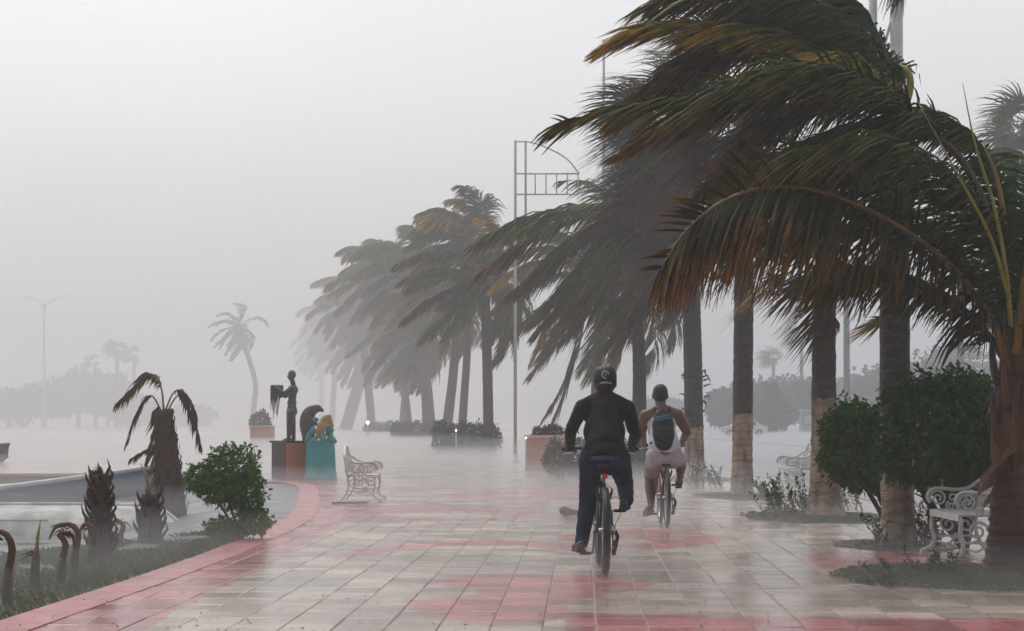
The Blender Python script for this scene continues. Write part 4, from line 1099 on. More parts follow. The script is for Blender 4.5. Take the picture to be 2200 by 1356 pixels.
def head(mb, c, s=1.0, yaw=0.0):
    c = V(c); R = Matrix.Rotation(yaw, 3, 'Z')
    mb.ell(c, (.078 * s, .098 * s, .112 * s), 16, 12)
    mb.ell(c + R @ V((0, .018, -.045)) * s, (.062 * s, .078 * s, .072 * s), 14, 10)      # jaw
    mb.ell(c + R @ V((0, .104, -.015)) * s, (.014 * s, .020 * s, .026 * s), 8, 6)          # nose
    mb.ell(c + R @ V((0, .088, -.062)) * s, (.026 * s, .012 * s, .009 * s), 8, 6)          # lips
    for sx in (-1, 1): mb.ell(c + R @ V((sx * .082, -.004, -.012)) * s, (.012 * s, .026 * s, .036 * s), 8, 6)
def eyes(par, c, s=1.0):
    for sx in (-1, 1):
        mb = MB(); mb.ell(V(c) + V((sx * .031, .086, .006)) * s, (.013 * s, .010 * s, .009 * s), 8, 6); mb.build('eye', MT['eye'], par)
def shoe(par, heel, toe, mat, w_=.045, sole=None):
    heel, toe = V(heel), V(toe); d = (toe - heel).normalized(); up = (V((0, 0, 1)) - d * d.z).normalized(); sd = d.cross(up)
    mb = MB(); L_ = (toe - heel).length
    for f, r, h in ((.08, .036, .045), (.3, .040, .048), (.55, .042, .040), (.8, .043, .030), (.95, .034, .024)):
        mb.ell(heel + d * L_ * f + up * h * .8, (r, r, h), 12, 8, Matrix((sd, d, up)).transposed())
    o = remesh('shoe', mb, .008, mat, par, 5)
    mb = MB(); q = [heel - d * .012, heel + d * L_ * .3, heel + d * L_ * .65, toe + d * .01]
    vs = []; ww = [.036, .036, .046, .030]
    for p, a in zip(q, ww): vs += [p - sd * a - up * .012, p + sd * a - up * .012, p + sd * a + up * .012, p - sd * a + up * .012]
    fs = [(3, 2, 1, 0), (12, 13, 14, 15)]
    for i in range(3):
        for k in range(4): fs.append((4 * i + k, 4 * i + (k + 1) % 4, 4 * i + 4 + (k + 1) % 4, 4 * i + 4 + k))
    mb.add(vs, fs); mb.build('sole', MT[sole or 'black'], o, False)
    return o

# ------------------------------------------------------------------ bicycles (built at their rear tyre's contact point, riding away)
def bicycle(o, label, tyre_r, W_, frame, hb, seat, bb, crank_ang, post, fat, reflector, seatw=.07, rack=False, yaw=0.0):
    o = V(o); t = thing('bicycle', o, label, 'bicycle', 'bicycles ridden through the rain')
    R = tyre_r; wb = W_
    def wheel(cy_):
        c = o + V((0, cy_, R))
        mb = MB(); n = 40; m = 10; vs = []; fs = []
        for i in range(n):
            a = 6.28318 * i / n
            for k in range(m):
                b_ = 6.28318 * k / m; kn = .004 if (i % 2 and abs(math.cos(b_)) < .75 and math.sin(b_) > -.2) else 0
                rr_ = R - fat + (fat + kn) * math.sin(b_)
                vs.append(c + V(((fat + kn) * math.cos(b_), rr_ * math.cos(a), rr_ * math.sin(a))))
        for i in range(n):
            for k in range(m): fs.append((i * m + k, i * m + (k + 1) % m, ((i + 1) % n) * m + (k + 1) % m, ((i + 1) % n) * m + k))
        mb.add(vs, fs); wh = mb.build('wheel', MT['black'], t)
        mb = MB(); vs = []; fs = []; ri = R - 2 * fat + .004
        for i in range(n):
            a = 6.28318 * i / n
            for dx, dr in ((-.012, 0), (.012, 0), (.010, -.018), (-.010, -.018)): vs.append(c + V((dx, (ri + dr) * math.cos(a), (ri + dr) * math.sin(a))))
        for i in range(n):
            for k in range(4): fs.append((i * 4 + k, i * 4 + (k + 1) % 4, ((i + 1) % n) * 4 + (k + 1) % 4, ((i + 1) % n) * 4 + k))
        mb.add(vs, fs); mb.build('rim', MT['metal'], wh)
        mb = MB(); mb.tube([c + V((-.05, 0, 0)), c + V((.05, 0, 0))], .018, 10)
        for i in range(24):
            a = 6.28318 * i / 24; s = -1 if i % 2 else 1
            mb.tube([c + V((s * .03, .015 * math.cos(a + .6), .015 * math.sin(a + .6))), c + V((0, (ri - .015) * math.cos(a), (ri - .015) * math.sin(a)))], .0012, 4, False)
        mb.build('spoke', MT['metal'], wh)['kind'] = 'stuff'
    wheel(0.0); wheel(wb)
    BB = o + V((0, bb[0], bb[1])); ST = o + V((0, seat[0] + .06, seat[1] - .14)); HT = o + V((0, hb[0] - .10, hb[1] - .12)); HB_ = o + V((0, hb[0] - .04, hb[1] - .30))
    mb = MB()
    for a, b_, r in ((BB, ST, .017), (ST + V((0, 0, -.04)), HT, .017), (BB, HB_, .021), (HT, HB_, .02)): mb.tube([a, b_], r, 10)
    for sx in (-1, 1):
        ax = o + V((sx * .062, 0, R))
        mb.tube([BB + V((sx * .03, -.02, 0)), BB + V((sx * .055, -.10, .01)), ax], [.011, .010, .008], 8)
        mb.tube([ST + V((sx * .018, 0, -.05)), ST + V((sx * .045, -.06, -.16)), ax], [.010, .009, .008], 8)
    mb.build('frame', MT[frame], t)
    mb = MB()
    for sx in (-1, 1): mb.tube([HB_ + V((sx * .055, .02, -.06)), o + V((sx * .058, wb, R))], [.016, .012], 8)
    mb.tube([HB_ + V((-.06, .02, -.06)), HB_ + V((.06, .02, -.06))], .018, 8); mb.tube([HB_ + V((0, .02, -.06)), HT + V((0, -.02, .05))], .015, 8)
    mb.build('fork', MT[frame], t)
    S = o + V((0, seat[0], seat[1]))
    mb = MB(); mb.tube([ST, S + V((0, .02, -.04))], .014, 10); mb.build('seat_post', MT[post], t)
    mb = MB()
    mb.ell(S + V((0, -.06, 0)), (seatw, .085, .030), 14, 8); mb.ell(S + V((0, .04, .004)), (seatw * .55, .11, .026), 12, 8); mb.ell(S + V((0, .13, .004)), (.022, .06, .022), 10, 6)
    remesh('saddle', mb, .012, 'black', t, 5)
    if reflector:
        mb = MB(); mb.box(S + V((.004, -.085, -.085)), (.042, .016, .036)); mb.build('reflector', MT['red_lens'], t, False)
        mb = MB(); mb.box(S + V((.004, -.045, -.085)), (.012, .075, .012)); mb.build('reflector_bracket', MT['black'], t, False)
    C_ = o + V((0, hb[0], hb[1])); w2 = hb[2]
    mb = MB(); mb.tube(catmull([C_ + V((-w2, -.05, 0)), C_ + V((-w2 * .5, -.02, .005)), C_ + V((-.08, .01, -.02)), C_ + V((.08, .01, -.02)), C_ + V((w2 * .5, -.02, .005)), C_ + V((w2, -.05, 0))], 20), .0125, 8)
    mb.tube([C_ + V((0, .01, -.02)), HT + V((0, -.02, .05))], .015, 8); hbo = mb.build('handlebar', MT['frame_dark'], t)
    for sx in (-1, 1):
        mb = MB(); mb.tube([C_ + V((sx * (w2 - .12), -.040, .001)), C_ + V((sx * w2, -.05, 0))], .016, 10); mb.build('grip', MT['black'], hbo)
        mb = MB(); mb.tube([C_ + V((sx * (w2 - .13), -.02, -.01)), C_ + V((sx * (w2 - .10), .02, -.03)), C_ + V((sx * (w2 - .02), .02, -.04))], .005, 6); mb.build('brake_lever', MT['metal'], hbo)
    mb = MB(); mb.tube([BB + V((-.07, 0, 0)), BB + V((.07, 0, 0))], .017, 10)
    mb.lathe(BB, [(.09, 0)], 4) if False else None
    n = 28; vs = [BB + V((.05 + dx, rr_ * math.cos(6.283 * i / n), rr_ * math.sin(6.283 * i / n))) for dx in (0, .004) for i in range(n) for rr_ in ((.088 if i % 2 else .094),)]
    mb.add(vs, [tuple(range(n)), tuple(range(2 * n - 1, n - 1, -1))] + [(i, (i + 1) % n, n + (i + 1) % n, n + i) for i in range(n)])
    mb.build('chainring', MT['metal'], t)
    cl = .17; ped = {}
    for sx in (-1, 1):
        a = crank_ang + (0 if sx < 0 else math.pi)
        e = BB + V((sx * .075, cl * math.cos(a), cl * math.sin(a)))
        mb = MB(); mb.tube([BB + V((sx * .066, 0, 0)), e], [.013, .010], 8, squash=.7); cr_ = mb.build('crank', MT['metal'], t)
        mb = MB(); mb.box(e + V((sx * .06, 0, 0)), (.09, .075, .022)); mb.tube([e, e + V((sx * .03, 0, 0))], .007, 6); mb.build('pedal', MT['black'], cr_, False)
        ped[sx] = e + V((sx * .06, 0, .011))
    ax = o + V((.066, 0, R))
    mb = MB(); mb.tube([ax + V((-.02, 0, 0)), ax + V((.012, 0, 0))], .035, 14); mb.tube([ax + V((-.03, 0, 0)), ax + V((-.02, 0, 0))], .045, 14)
    mb.build('cassette', MT['metal'], t)
    mb = MB(); mb.tube([ax + V((.012, 0, 0)), ax + V((.03, .01, -.05)), ax + V((.02, .02, -.10)), ax + V((.01, .06, -.17))], [.012, .016, .015, .012], 8); mb.tube([ax + V((-.002, .02, -.10)), ax + V((.03, .02, -.10))], .024, 12); mb.tube([ax + V((-.006, .06, -.17)), ax + V((.02, .06, -.17))], .022, 12)
    mb.build('derailleur', MT['black'], t)
    mb = MB(); q = [ax + V((-.01, -.035, 0)), ax + V((-.01, .0, .04)), BB + V((.052, 0, .09)), BB + V((.052, .09, 0)), BB + V((.052, 0, -.09)), ax + V((-.006, .06, -.19)), ax + V((-.006, .02, -.10)), ax + V((-.01, -.035, 0))]
    mb.tube(q, .005, 6, False); mb.build('chain', MT['black'], t)
    mb = MB(); b0 = o + V((0, .17 if fat > .022 else .12, R * 1.83))
    for sx in (-1, 1):
        mb.tube([b0 + V((sx * .035, 0, -.06)), b0 + V((sx * .055, -.02, .0)), b0 + V((sx * .062, -.02, .035))], [.010, .011, .007], 8)
    mb.tube(catmull([b0 + V((-.06, -.02, .035)), b0 + V((0, .0, .07)), b0 + V((.06, -.02, .035))], 8), .003, 5); mb.build('rear_brake', MT['black'], t)
    mb = MB(); mb.tube(catmull([ax + V((.0, 0, .02)), ax + V((.06, -.02, .16)), ax + V((.03, .1, .25)), ST + V((.01, 0, -.15))], 14), .003, 5); mb.build('cable', MT['black'], t)
    return t, ped
# ---- near cyclist
o1 = G(1300, 1234); k1 = bicycle(o1, 'dark mountain bike with a red reflector under its saddle', .335, 1.06, 'frame_dark', (.98, .945, .31), (.20, .83), (.43, .30), rad(-80), 'frame_grey', .029, True)
t = thing('person', o1 + V((0, .4, 0)), 'rider in black jacket, blue jeans and black cap seen from behind, closer to the camera', 'person', 'cyclists riding away through the rain')
def rel(x, y, z): return o1 + V((x, y, z))
ped1 = k1[1]
HC = rel(.022, .50, 1.475)
hl, hr_ = rel(-.245, .935, .945), rel(.255, .935, .945)
shl, shr = rel(-.160, .42, 1.275), rel(.190, .42, 1.275)
ell_, elr = rel(-.245, .60, 1.09), rel(.268, .60, 1.07)
hipL, hipR = rel(-.095, .22, .885), rel(.11, .22, .885)
ankL, ankR = ped1[-1] + V((-.03, -.08, .10)), ped1[1] + V((.05, -.06, .10))
kneeL = rel(-.115, .50, .53); kneeR = rel(.185, .66, .68)
bd = MB(); head(bd, HC, 1.0)
cap(bd, HC + V((0, -.02, -.08)), rel(.015, .43, 1.32), .055, .062)
cap(bd, rel(.012, .42, 1.24), rel(.008, .30, 1.05), .135, .125, 14, .75); cap(bd, rel(.008, .30, 1.05), rel(.008, .22, .90), .125, .13, 14, .8)
cap(bd, shl, shr, .050, .050)
for s, a, b_, h in ((-1, shl, ell_, hl), (1, shr, elr, hr_)):
    cap(bd, a, b_, .044, .038); cap(bd, b_, h + V((0, -.05, .012)), .037, .028); hand(bd, h, s, 0)
for hp, kn, an in ((hipL, kneeL, ankL), (hipR, kneeR, ankR)):
    cap(bd, hp, kn, .080, .056); cap(bd, kn, an, .054, .036); cap(bd, an, an + V((0, .11, -.055)), .036, .032)
body1 = remesh('body', bd, .0075, 'skin', t, 4)
eyes(t, HC)
mb = MB()
cap(mb, rel(.012, .425, 1.235), rel(.008, .32, 1.08), .172, .168, 18, .70); cap(mb, rel(.008, .32, 1.08), rel(.008, .20, .94), .168, .168, 18, .74); mb.tube([rel(.008, .2, .95), rel(.008, .18, .875)], [.172, .176], 18, squash=.78)
cap(mb, shl + V((.03, 0, .0)), shr + V((-.03, 0, 0)), .075, .075); cap(mb, rel(.018, .43, 1.345), rel(.015, .40, 1.25), .085, .12, 14)
cap(mb, shl + V((.02, 0, .005)), rel(.018, .43, 1.35), .068, .072); cap(mb, shr + V((-.02, 0, .005)), rel(.018, .43, 1.35), .068, .072)
remesh('jacket', mb, .012, 'jacket', t, 9, .004, .13)
for s, a, b_, h in ((-1, shl, ell_, hl), (1, shr, elr, hr_)):
    mb = MB(); cap(mb, a, b_, .064, .050); cap(mb, b_, h + V((0, -.085, .025)), .050, .040)
    remesh('sleeve', mb, .011, 'sleeve', t, 5, .006, .06)
mb = MB(); mb.tube([rel(.008, .185, .852), rel(.008, .19, .89)], [.168, .164], 18, squash=.80)
remesh('shirt_hem', mb, .012, 'blue_cloth', t, 4, .004, .05)
mb = MB(); cap(mb, rel(-.065, .22, .875), rel(.08, .22, .875), .125, .125, 14)
for hp, kn, an in ((hipL, kneeL, ankL), (hipR, kneeR, ankR)): cap(mb, hp, kn, .097, .070); cap(mb, kn, an + V((0, 0, -.02)), .070, .058)
remesh('jeans', mb, .012, 'denim', t, 5, .007, .06)
shoe(t, ped1[-1] + V((-.035, -.17, .016)), ped1[-1] + V((-.075, .09, .014)), 'shoe', .045)
shoe(t, ped1[1] + V((.02, -.15, .010)), ped1[1] + V((.05, .12, .02)), 'shoe', .045)
mb = MB()
prof = [(.098, -.012), (.101, .02), (.100, .055), (.092, .085), (.074, .108), (.045, .120), (.012, .124)]
mb.lathe(HC + V((0, -.006, .005)), prof, 24, 0, .92, 1.12); cpo = mb.build('cap', MT['cap'], t)
mb = MB(); mb.ell(HC + V((0, .15, .005)), (.075, .085, .010), 14, 6); mb.build('visor', MT['cap'], cpo)
mb = MB(); c = HC + V((-.002, -.112, .058))                    # round grey badge on the back of the cap
q = [c + V((.026 * math.cos(a), -.006 + .30 * .026 * math.sin(a), .028 * math.sin(a))) for a in [6.283 * i / 20 for i in range(17)]]
mb.tube(q, .006, 6); mb.tube([c + V((-.010, -.004, .008)), c + V((.012, -.004, .010))], .004, 6); mb.tube([c + V((-.006, -.006, -.006)), c + V((.014, -.006, -.005))], .004, 6); mb.build('badge', MT['patch'], cpo)
mb = MB(); mb.tube(catmull([HC + V((-.045, -.098, -.010)), HC + V((0, -.120, -.004)), HC + V((.045, -.098, -.010))], 9), .008, 6); mb.build('cap_strap', MT['patch'], cpo)
mb = MB(); mb.ell(HC + V((0, -.022, -.025)), (.079, .088, .075), 16, 10); mb.build('hair', MT['hair'], t)
# ---- far cyclist
o2 = G(1433, 1132); k2 = bicycle(o2, 'thin tyred bike with a reddish frame ridden by the man with the backpack', .325, 1.02, 'frame_red', (.90, .90, .27), (.18, .69), (.42, .29), rad(-108), 'metal', .021, False, .085)
t = thing('person', o2 + V((0, .4, 0)), 'rider in white vest and pale shorts wearing a dark backpack', 'person', 'cyclists riding away through the rain')
ped2 = k2[1]
def rel(x, y, z): return o2 + V((x, y, z))
HC = rel(-.045, .42, 1.475)
hl, hr_ = rel(-.225, .855, .90), rel(.225, .855, .90)
shl, shr = rel(-.215, .34, 1.235), rel(.145, .34, 1.245)
ell_, elr = rel(-.265, .50, 1.02), rel(.265, .50, 1.06)
hipL, hipR = rel(-.105, .16, .78), rel(.085, .16, .78)
ankL, ankR = ped2[-1] + V((-.02, -.06, .09)), ped2[1] + V((.045, -.05, .09))
kneeL = rel(-.155, .52, .55); kneeR = rel(.20, .55, .72)
bd = MB(); head(bd, HC, 1.02)
cap(bd, HC + V((0, -.02, -.08)), rel(-.04, .36, 1.29), .060, .070)
cap(bd, rel(-.035, .34, 1.17), rel(-.025, .24, .98), .155, .15, 14, .8); cap(bd, rel(-.025, .24, .98), rel(-.015, .16, .82), .15, .16, 14, .85)
cap(bd, shl, shr, .070, .070); cap(bd, shl + V((.03, 0, .02)), rel(-.04, .37, 1.32), .06, .06); cap(bd, shr + V((-.03, 0, .02)), rel(-.04, .37, 1.32), .06, .06)
for s, a, b_, h in ((-1, shl, ell_, hl), (1, shr, elr, hr_)):
    cap(bd, a, b_, .072, .055); cap(bd, b_, h + V((0, -.05, .012)), .053, .032); hand(bd, h, s, 0)
for hp, kn, an in ((hipL, kneeL, ankL), (hipR, kneeR, ankR)):
    cap(bd, hp, kn, .098, .068); cap(bd, kn, kn.lerp(an, .35), .062, .066); cap(bd, kn.lerp(an, .35), an, .066, .040); cap(bd, an, an + V((0, .10, -.05)), .038, .034)
remesh('body', bd, .0075, 'skin_dark', t, 4)
eyes(t, HC)
mb = MB(); mb.ell(HC + V((0, -.012, .03)), (.086, .102, .095), 18, 12); mb.ell(HC + V((0, -.05, -.03)), (.072, .055, .06), 14, 8); remesh('hair', mb, .010, 'hair', t, 3, .003, .02)
mb = MB(); cap(mb, rel(-.035, .345, 1.14), rel(-.025, .25, .98), .168, .168, 18, .82); cap(mb, rel(-.025, .25, .98), rel(-.015, .17, .90), .172, .182, 18, .86)
cap(mb, rel(-.115, .35, 1.27), rel(-.10, .34, 1.15), .05, .09); cap(mb, rel(.045, .35, 1.27), rel(.03, .34, 1.15), .05, .09)
remesh('vest', mb, .012, 'white_cloth', t, 4, .006, .08)
mb = MB(); cap(mb, rel(-.095, .16, .775), rel(.075, .16, .775), .135, .135, 14)
for hp, kn in ((hipL, kneeL), (hipR, kneeR)): cap(mb, hp, hp.lerp(kn, .70), .112, .098)
remesh('shorts', mb, .012, 'shorts', t, 5, .007, .07)
shoe(t, ped2[-1] + V((-.03, -.15, .03)), ped2[-1] + V((-.075, .10, -.03)), 'shoe_brown', .045, 'shoe_brown')
shoe(t, ped2[1] + V((.02, -.14, -.03)), ped2[1] + V((.05, .11, .045)), 'shoe_brown', .045, 'shoe_brown')
t = thing('backpack', rel(-.03, .15, 1.06), 'dark navy backpack with teal lettering worn by the far cyclist', 'backpack')
lean_ = Matrix.Rotation(rad(-28), 3, 'X')
def bp(x, y, z): return rel(-.03, .135, 1.075) + lean_ @ V((x, y, z))
mb = MB()
for z, hw, dp, hh in ((-.13, .112, .09, .13), (-.05, .128, .10, .17), (.05, .128, .095, .17), (.13, .108, .075, .13)): mb.ell(bp(0, 0, z), (hw, dp, hh), 18, 12, lean_)
remesh('bag', mb, .012, 'pack', t, 12, .003, .12)
mb = MB()
mb.ell(bp(0, -.080, -.09), (.105, .030, .115), 18, 10, lean_)
remesh('front_pocket', mb, .011, 'pack', t, 6, .002, .07)
mb = MB()                                                     # slanted brand lettering, illegible strokes
lx = [-.085, -.055, -.028, .0, .026, .052]
for i, x in enumerate(lx):
    y = -.105 + .02 * abs(x) / .08; z = .105 + .028 * (i / 5)
    mb.tube([bp(x, y, z - .022), bp(x + .010, y, z + .020)], .006, 5)
    mb.tube([bp(x + .010, y, z + .020), bp(x + .026, y, z + .016 - .01 * (i % 2))], .005, 5)
    if i % 2 == 0: mb.tube([bp(x + .004, y, z), bp(x + .020, y, z)], .004, 5)
mb.tube([bp(-.095, -.098, .07), bp(.0, -.108, .083), bp(.085, -.100, .107)], .005, 5)
mb.build('print', MT['cyan'], t)
for sx in (-1, 1):
    mb = MB(); mb.tube(catmull([bp(sx * .07, .06, .20), rel(-.035 + sx * .085, .30, 1.325), rel(-.035 + sx * .10, .45, 1.25), rel(-.03 + sx * .135, .42, 1.08), bp(sx * .14, .03, -.15)], 14), .018, 6, squash=.4); mb.build('strap', MT['pack'], t)

# ------------------------------------------------------------------ statues
d = 42.0
bP_ = G(622, 1030)
t = thing('pedestal', bP_, 'square pedestal painted maroon and orange under the bronze figure', 'pedestal')
sc1 = d / F
w_ = .66
Rp = Matrix.Rotation(rad(36), 3, 'Z')
def pl(x, y, z): return bP_ + V((0, .45, 0)) + Rp @ V((x, y, z))
for nm, pts, mt_ in (('front_panel', (0.0, -.30, .375, .60, .04, .75), 'terracotta'), ('side_panel', (-.30, 0.0, .375, .04, .56, .75), 'maroon'), ('back_panel', (0.0, .30, .375, .60, .04, .75), 'terracotta'), ('side_panel', (.30, 0.0, .375, .04, .56, .75), 'maroon'), ('cap_slab', (0, 0, .772, .68, .68, .045), 'bronze'), ('core', (0, 0, .37, .55, .55, .73), 'terracotta')):
    mb = MB(); mb.box(pl(*pts[:3]), pts[3:], 0, Rp); mb.build(nm, MT[mt_], t, False)
fb = P(622, 948, bP_.y + .45); fb.z = .797
t = thing('statue', fb, 'dark bronze standing figure holding out a draped net', 'statue')
def sp(px, py, dy=0.0): return P(px, py, fb.y + dy)
bd = MB()
hc = sp(626, 807); head(bd, hc, .92, rad(70))
cap(bd, hc + V((.01, 0, -.08)), sp(630, 826), .05, .055)
cap(bd, sp(629, 838), sp(627, 866), .115, .10, 14, .8); cap(bd, sp(627, 866), sp(627, 884), .095, .12, 14, .9)
cap(bd, sp(627, 834, -.14), sp(627, 834, .14), .06, .06)
cap(bd, sp(627, 834, -.17), sp(610, 845, -.2), .05, .04); cap(bd, sp(610, 845, -.2), sp(592, 831, -.12), .04, .03)
cap(bd, sp(628, 836, .16), sp(613, 852, .12), .05, .042); cap(bd, sp(613, 852, .12), sp(598, 846, .0), .04, .03)
for g_ in (sp(590, 831, -.12), sp(596, 846, .0)):
    bd.ell(g_, (.045, .032, .03), 8, 6)
    for k in range(4): cap(bd, g_ + V((-.03, -.024 + .016 * k, .0)), g_ + V((-.075, -.028 + .018 * k, -.01 - .006 * k)), .010, .008, 6)
    cap(bd, g_ + V((0, -.03, .01)), g_ + V((-.04, -.05, .02)), .011, .009, 6)
for kx, an, dy in ((622, 620, -.08), (629, 631, .08)):
    cap(bd, sp(625, 888, dy), sp(kx, 917, dy), .098, .066); cap(bd, sp(kx, 917, dy), sp(an, 942, dy), .064, .042); cap(bd, sp(an, 944, dy), sp(an - 10, 946, dy), .042, .03)
remesh('body', bd, .010, 'bronze', t, 5)
mb = MB(); mb.ell(hc + V((.012, 0, .02)), (.085, .08, .095), 12, 8); mb.build('hair', MT['bronze'], t)
t = thing('net', sp(595, 828, -.06), 'dark fishing net hanging from the hands of the bronze figure', 'net')
mb = MB()
for k in range(11):
    f = k / 10; x0 = 584 + 22 * f; L_ = rnd.uniform(880, 905) if f < .75 else rnd.uniform(852, 870)
    mb.tube(catmull([sp(x0, 828, -.12 + .1 * f), sp(x0 + rnd.uniform(-2, 2), 850, -.1 + .1 * f), sp(x0 - 2 + rnd.uniform(-2, 3), L_, -.08 + .1 * f)], 7), [.030, .030, .028, .024, .014, .009, .004], 6)
mb.tube([sp(584, 829, -.12), sp(600, 829, -.02)], .022, 6); mb.build('net_cords', MT['bronze'], t)
# second statue on its turquoise plinth
b2 = G(685, 1031)
t = thing('plinth', b2, 'round turquoise plinth of the sea animal sculpture', 'plinth')
c = b2 + V((0, .38, 0))
mb = MB(); prof = [(.335, -.01), (.345, .02), (.325, .10), (.312, .30), (.30, .55), (.292, .70), (.30, .74), (.295, .78), (.2, .80)]
mb.lathe(c, prof, 28, .03); pz = mb.build('drum', MT['turquoise'], t)
mb = MB()
for k in range(9):
    a = k * .7; r_ = .27
    mb.tube(catmull([c + V((r_ * math.cos(a), r_ * math.sin(a), .76)), c + V((r_ * .9 * math.cos(a + .2), r_ * .9 * math.sin(a + .2), .86 + .05 * (k % 3))), c + V((r_ * .7 * math.cos(a + .5), r_ * .7 * math.sin(a + .5), .88 + .05 * (k % 2)))], 6), [.075, .065, .055, .04, .03, .012], 8)
mb.build('wave', MT['turquoise'], t)
s0 = P(685, 948, c.y); s0.z = .79
t = thing('sculpture', s0, 'sculpture of a dark sea lion and an ochre fish on the turquoise plinth', 'sculpture')
def sp(px, py, dy=0.0): return P(px, py, c.y + dy)
mb = MB()
q = catmull([sp(664, 946, .05), sp(660, 915, .05), sp(662, 893, .03), sp(672, 881, 0), sp(684, 878, -.02), sp(696, 884, -.04)], 16)
mb.tube(q, [.12, .14, .15, .16, .16, .155, .145, .135, .125, .115, .105, .095, .085, .06, .038, .022], 12)
cap(mb, sp(670, 905, -.1), sp(690, 920, -.22), .05, .022); cap(mb, sp(655, 915, -.02), sp(652, 945, -.06), .055, .03)
remesh('sea_lion', mb, .016, 'bronze', t, 4)
mb = MB(); q = catmull([sp(683, 938, -.18), sp(690, 920, -.2), sp(698, 903, -.2), sp(706, 892, -.2)], 10)
mb.tube(q, [.05, .085, .10, .105, .10, .095, .09, .085, .075, .04], 10); cap(mb, sp(708, 893, -.2), sp(712, 915, -.16), .035, .05); cap(mb, sp(684, 938, -.2), sp(676, 944, -.2), .05, .02); cap(mb, sp(686, 936, -.22), sp(700, 945, -.22), .045, .03)
remesh('fish', mb, .014, 'ochre', t, 4)
for c_, r_ in ((sp(678, 902, -.16), (.07, .05, .06)), (sp(672, 925, -.16), (.07, .06, .09)), (sp(708, 925, -.1), (.09, .08, .12))):
    mb = MB(); mb.ell(c_, r_, 10, 6); remesh('splash', mb, .014, 'turquoise', t, 3, .01, .05)
# planters
def planter(px, py, w_, h, label, lamp=True):
    b = G(px, py)
    t = thing('planter', b, label, 'planter')
    mb = MB()
    for nm, cc, sz in (('wall', (0, .05, h / 2 - .02), (w_, .1, h + .04)), ('wall', (0, w_ - .05, h / 2 - .02), (w_, .1, h + .04)), ('wall', (-w_ / 2 + .05, w_ / 2, h / 2 - .02), (.1, w_ - .202, h + .04)), ('wall', (w_ / 2 - .05, w_ / 2, h / 2 - .02), (.1, w_ - .202, h + .04))):
        mb = MB(); mb.box(b + V(cc), sz); mb.build(nm, MT['terracotta'], t, False)
    for cc, sz in (((0, .05, h + .035), (w_ + .08, .18, .07)), ((0, w_ - .05, h + .035), (w_ + .08, .18, .07)), ((-w_ / 2 + .05, w_ / 2, h + .035), (.18, w_ - .282, .07)), ((w_ / 2 - .05, w_ / 2, h + .035), (.18, w_ - .282, .07))):
        mb = MB(); mb.box(b + V(cc), sz); mb.build('coping', MT['cream'], t, False)
    mb = MB(); mb.box(b + V((0, w_ / 2, h - .08)), (w_ - .21, w_ - .21, .1)); mb.build('soil', MT['soil'], t, False)
    return b, t
b, t = planter(1172, 1012, .95, .80, 'orange planter box with a cream rim beside the hedge')
shrub(b + V((.1, .45, .84)), [(b + V((.2, .45, .95)), (.28, .25, .13)), (b + V((-.1, .5, .92)), (.16, .2, .1))], 900, .09, 'brown wilted plant growing in the orange planter', 'plant', 'plant', 'dead', seed=9)
b, t = planter(561, 949, 1.4, .95, 'faded orange planter far away left of the bronze figure')
shrub(b + V((0, .7, .92)), [(b + V((-.1, .7, 1.3)), (.55, .5, .55))], 700, .25, 'hazy brown plant standing in the faded far planter', 'plant', 'plant', 'dead', seed=10)
# lit lamps
def bollard(px, py, d, label, m_, r=.11, h=None):
    p = P(px, py, d); b = V((p.x, p.y, 0))
    t = thing('lit_lamp', b, label, 'lamp', 'lit lamps along the middle strip')
    mb = MB(); mb.tube([b, b + V((0, 0, p.z - r))], .05 if r > .06 else .02, 8); mb.build('post', MT['pole_grey'], t)
    mb = MB(); mb.ell(p, (r, r, r), 12, 8); mb.build('globe', MT[m_], t)
    mb = MB(); mb.lathe(p + V((0, 0, r * .9)), [(r * 1.2, 0), (r * .8, r * .4), (r * .1, r * .6)], 12); mb.build('lamp_cap', MT['pole_grey'], t)
bollard(790, 908, 150.0, 'brightest lit lamp at the far end of the hedges', 'lamp', .11)
bollard(980, 925, 66.0, 'small orange lit lamp in front of the lone thick palm trunk hedge', 'lamp_dim', .03)
bollard(1130, 941, 49.5, 'small orange lit lamp at the corner of the orange planter', 'lamp_dim', .022)

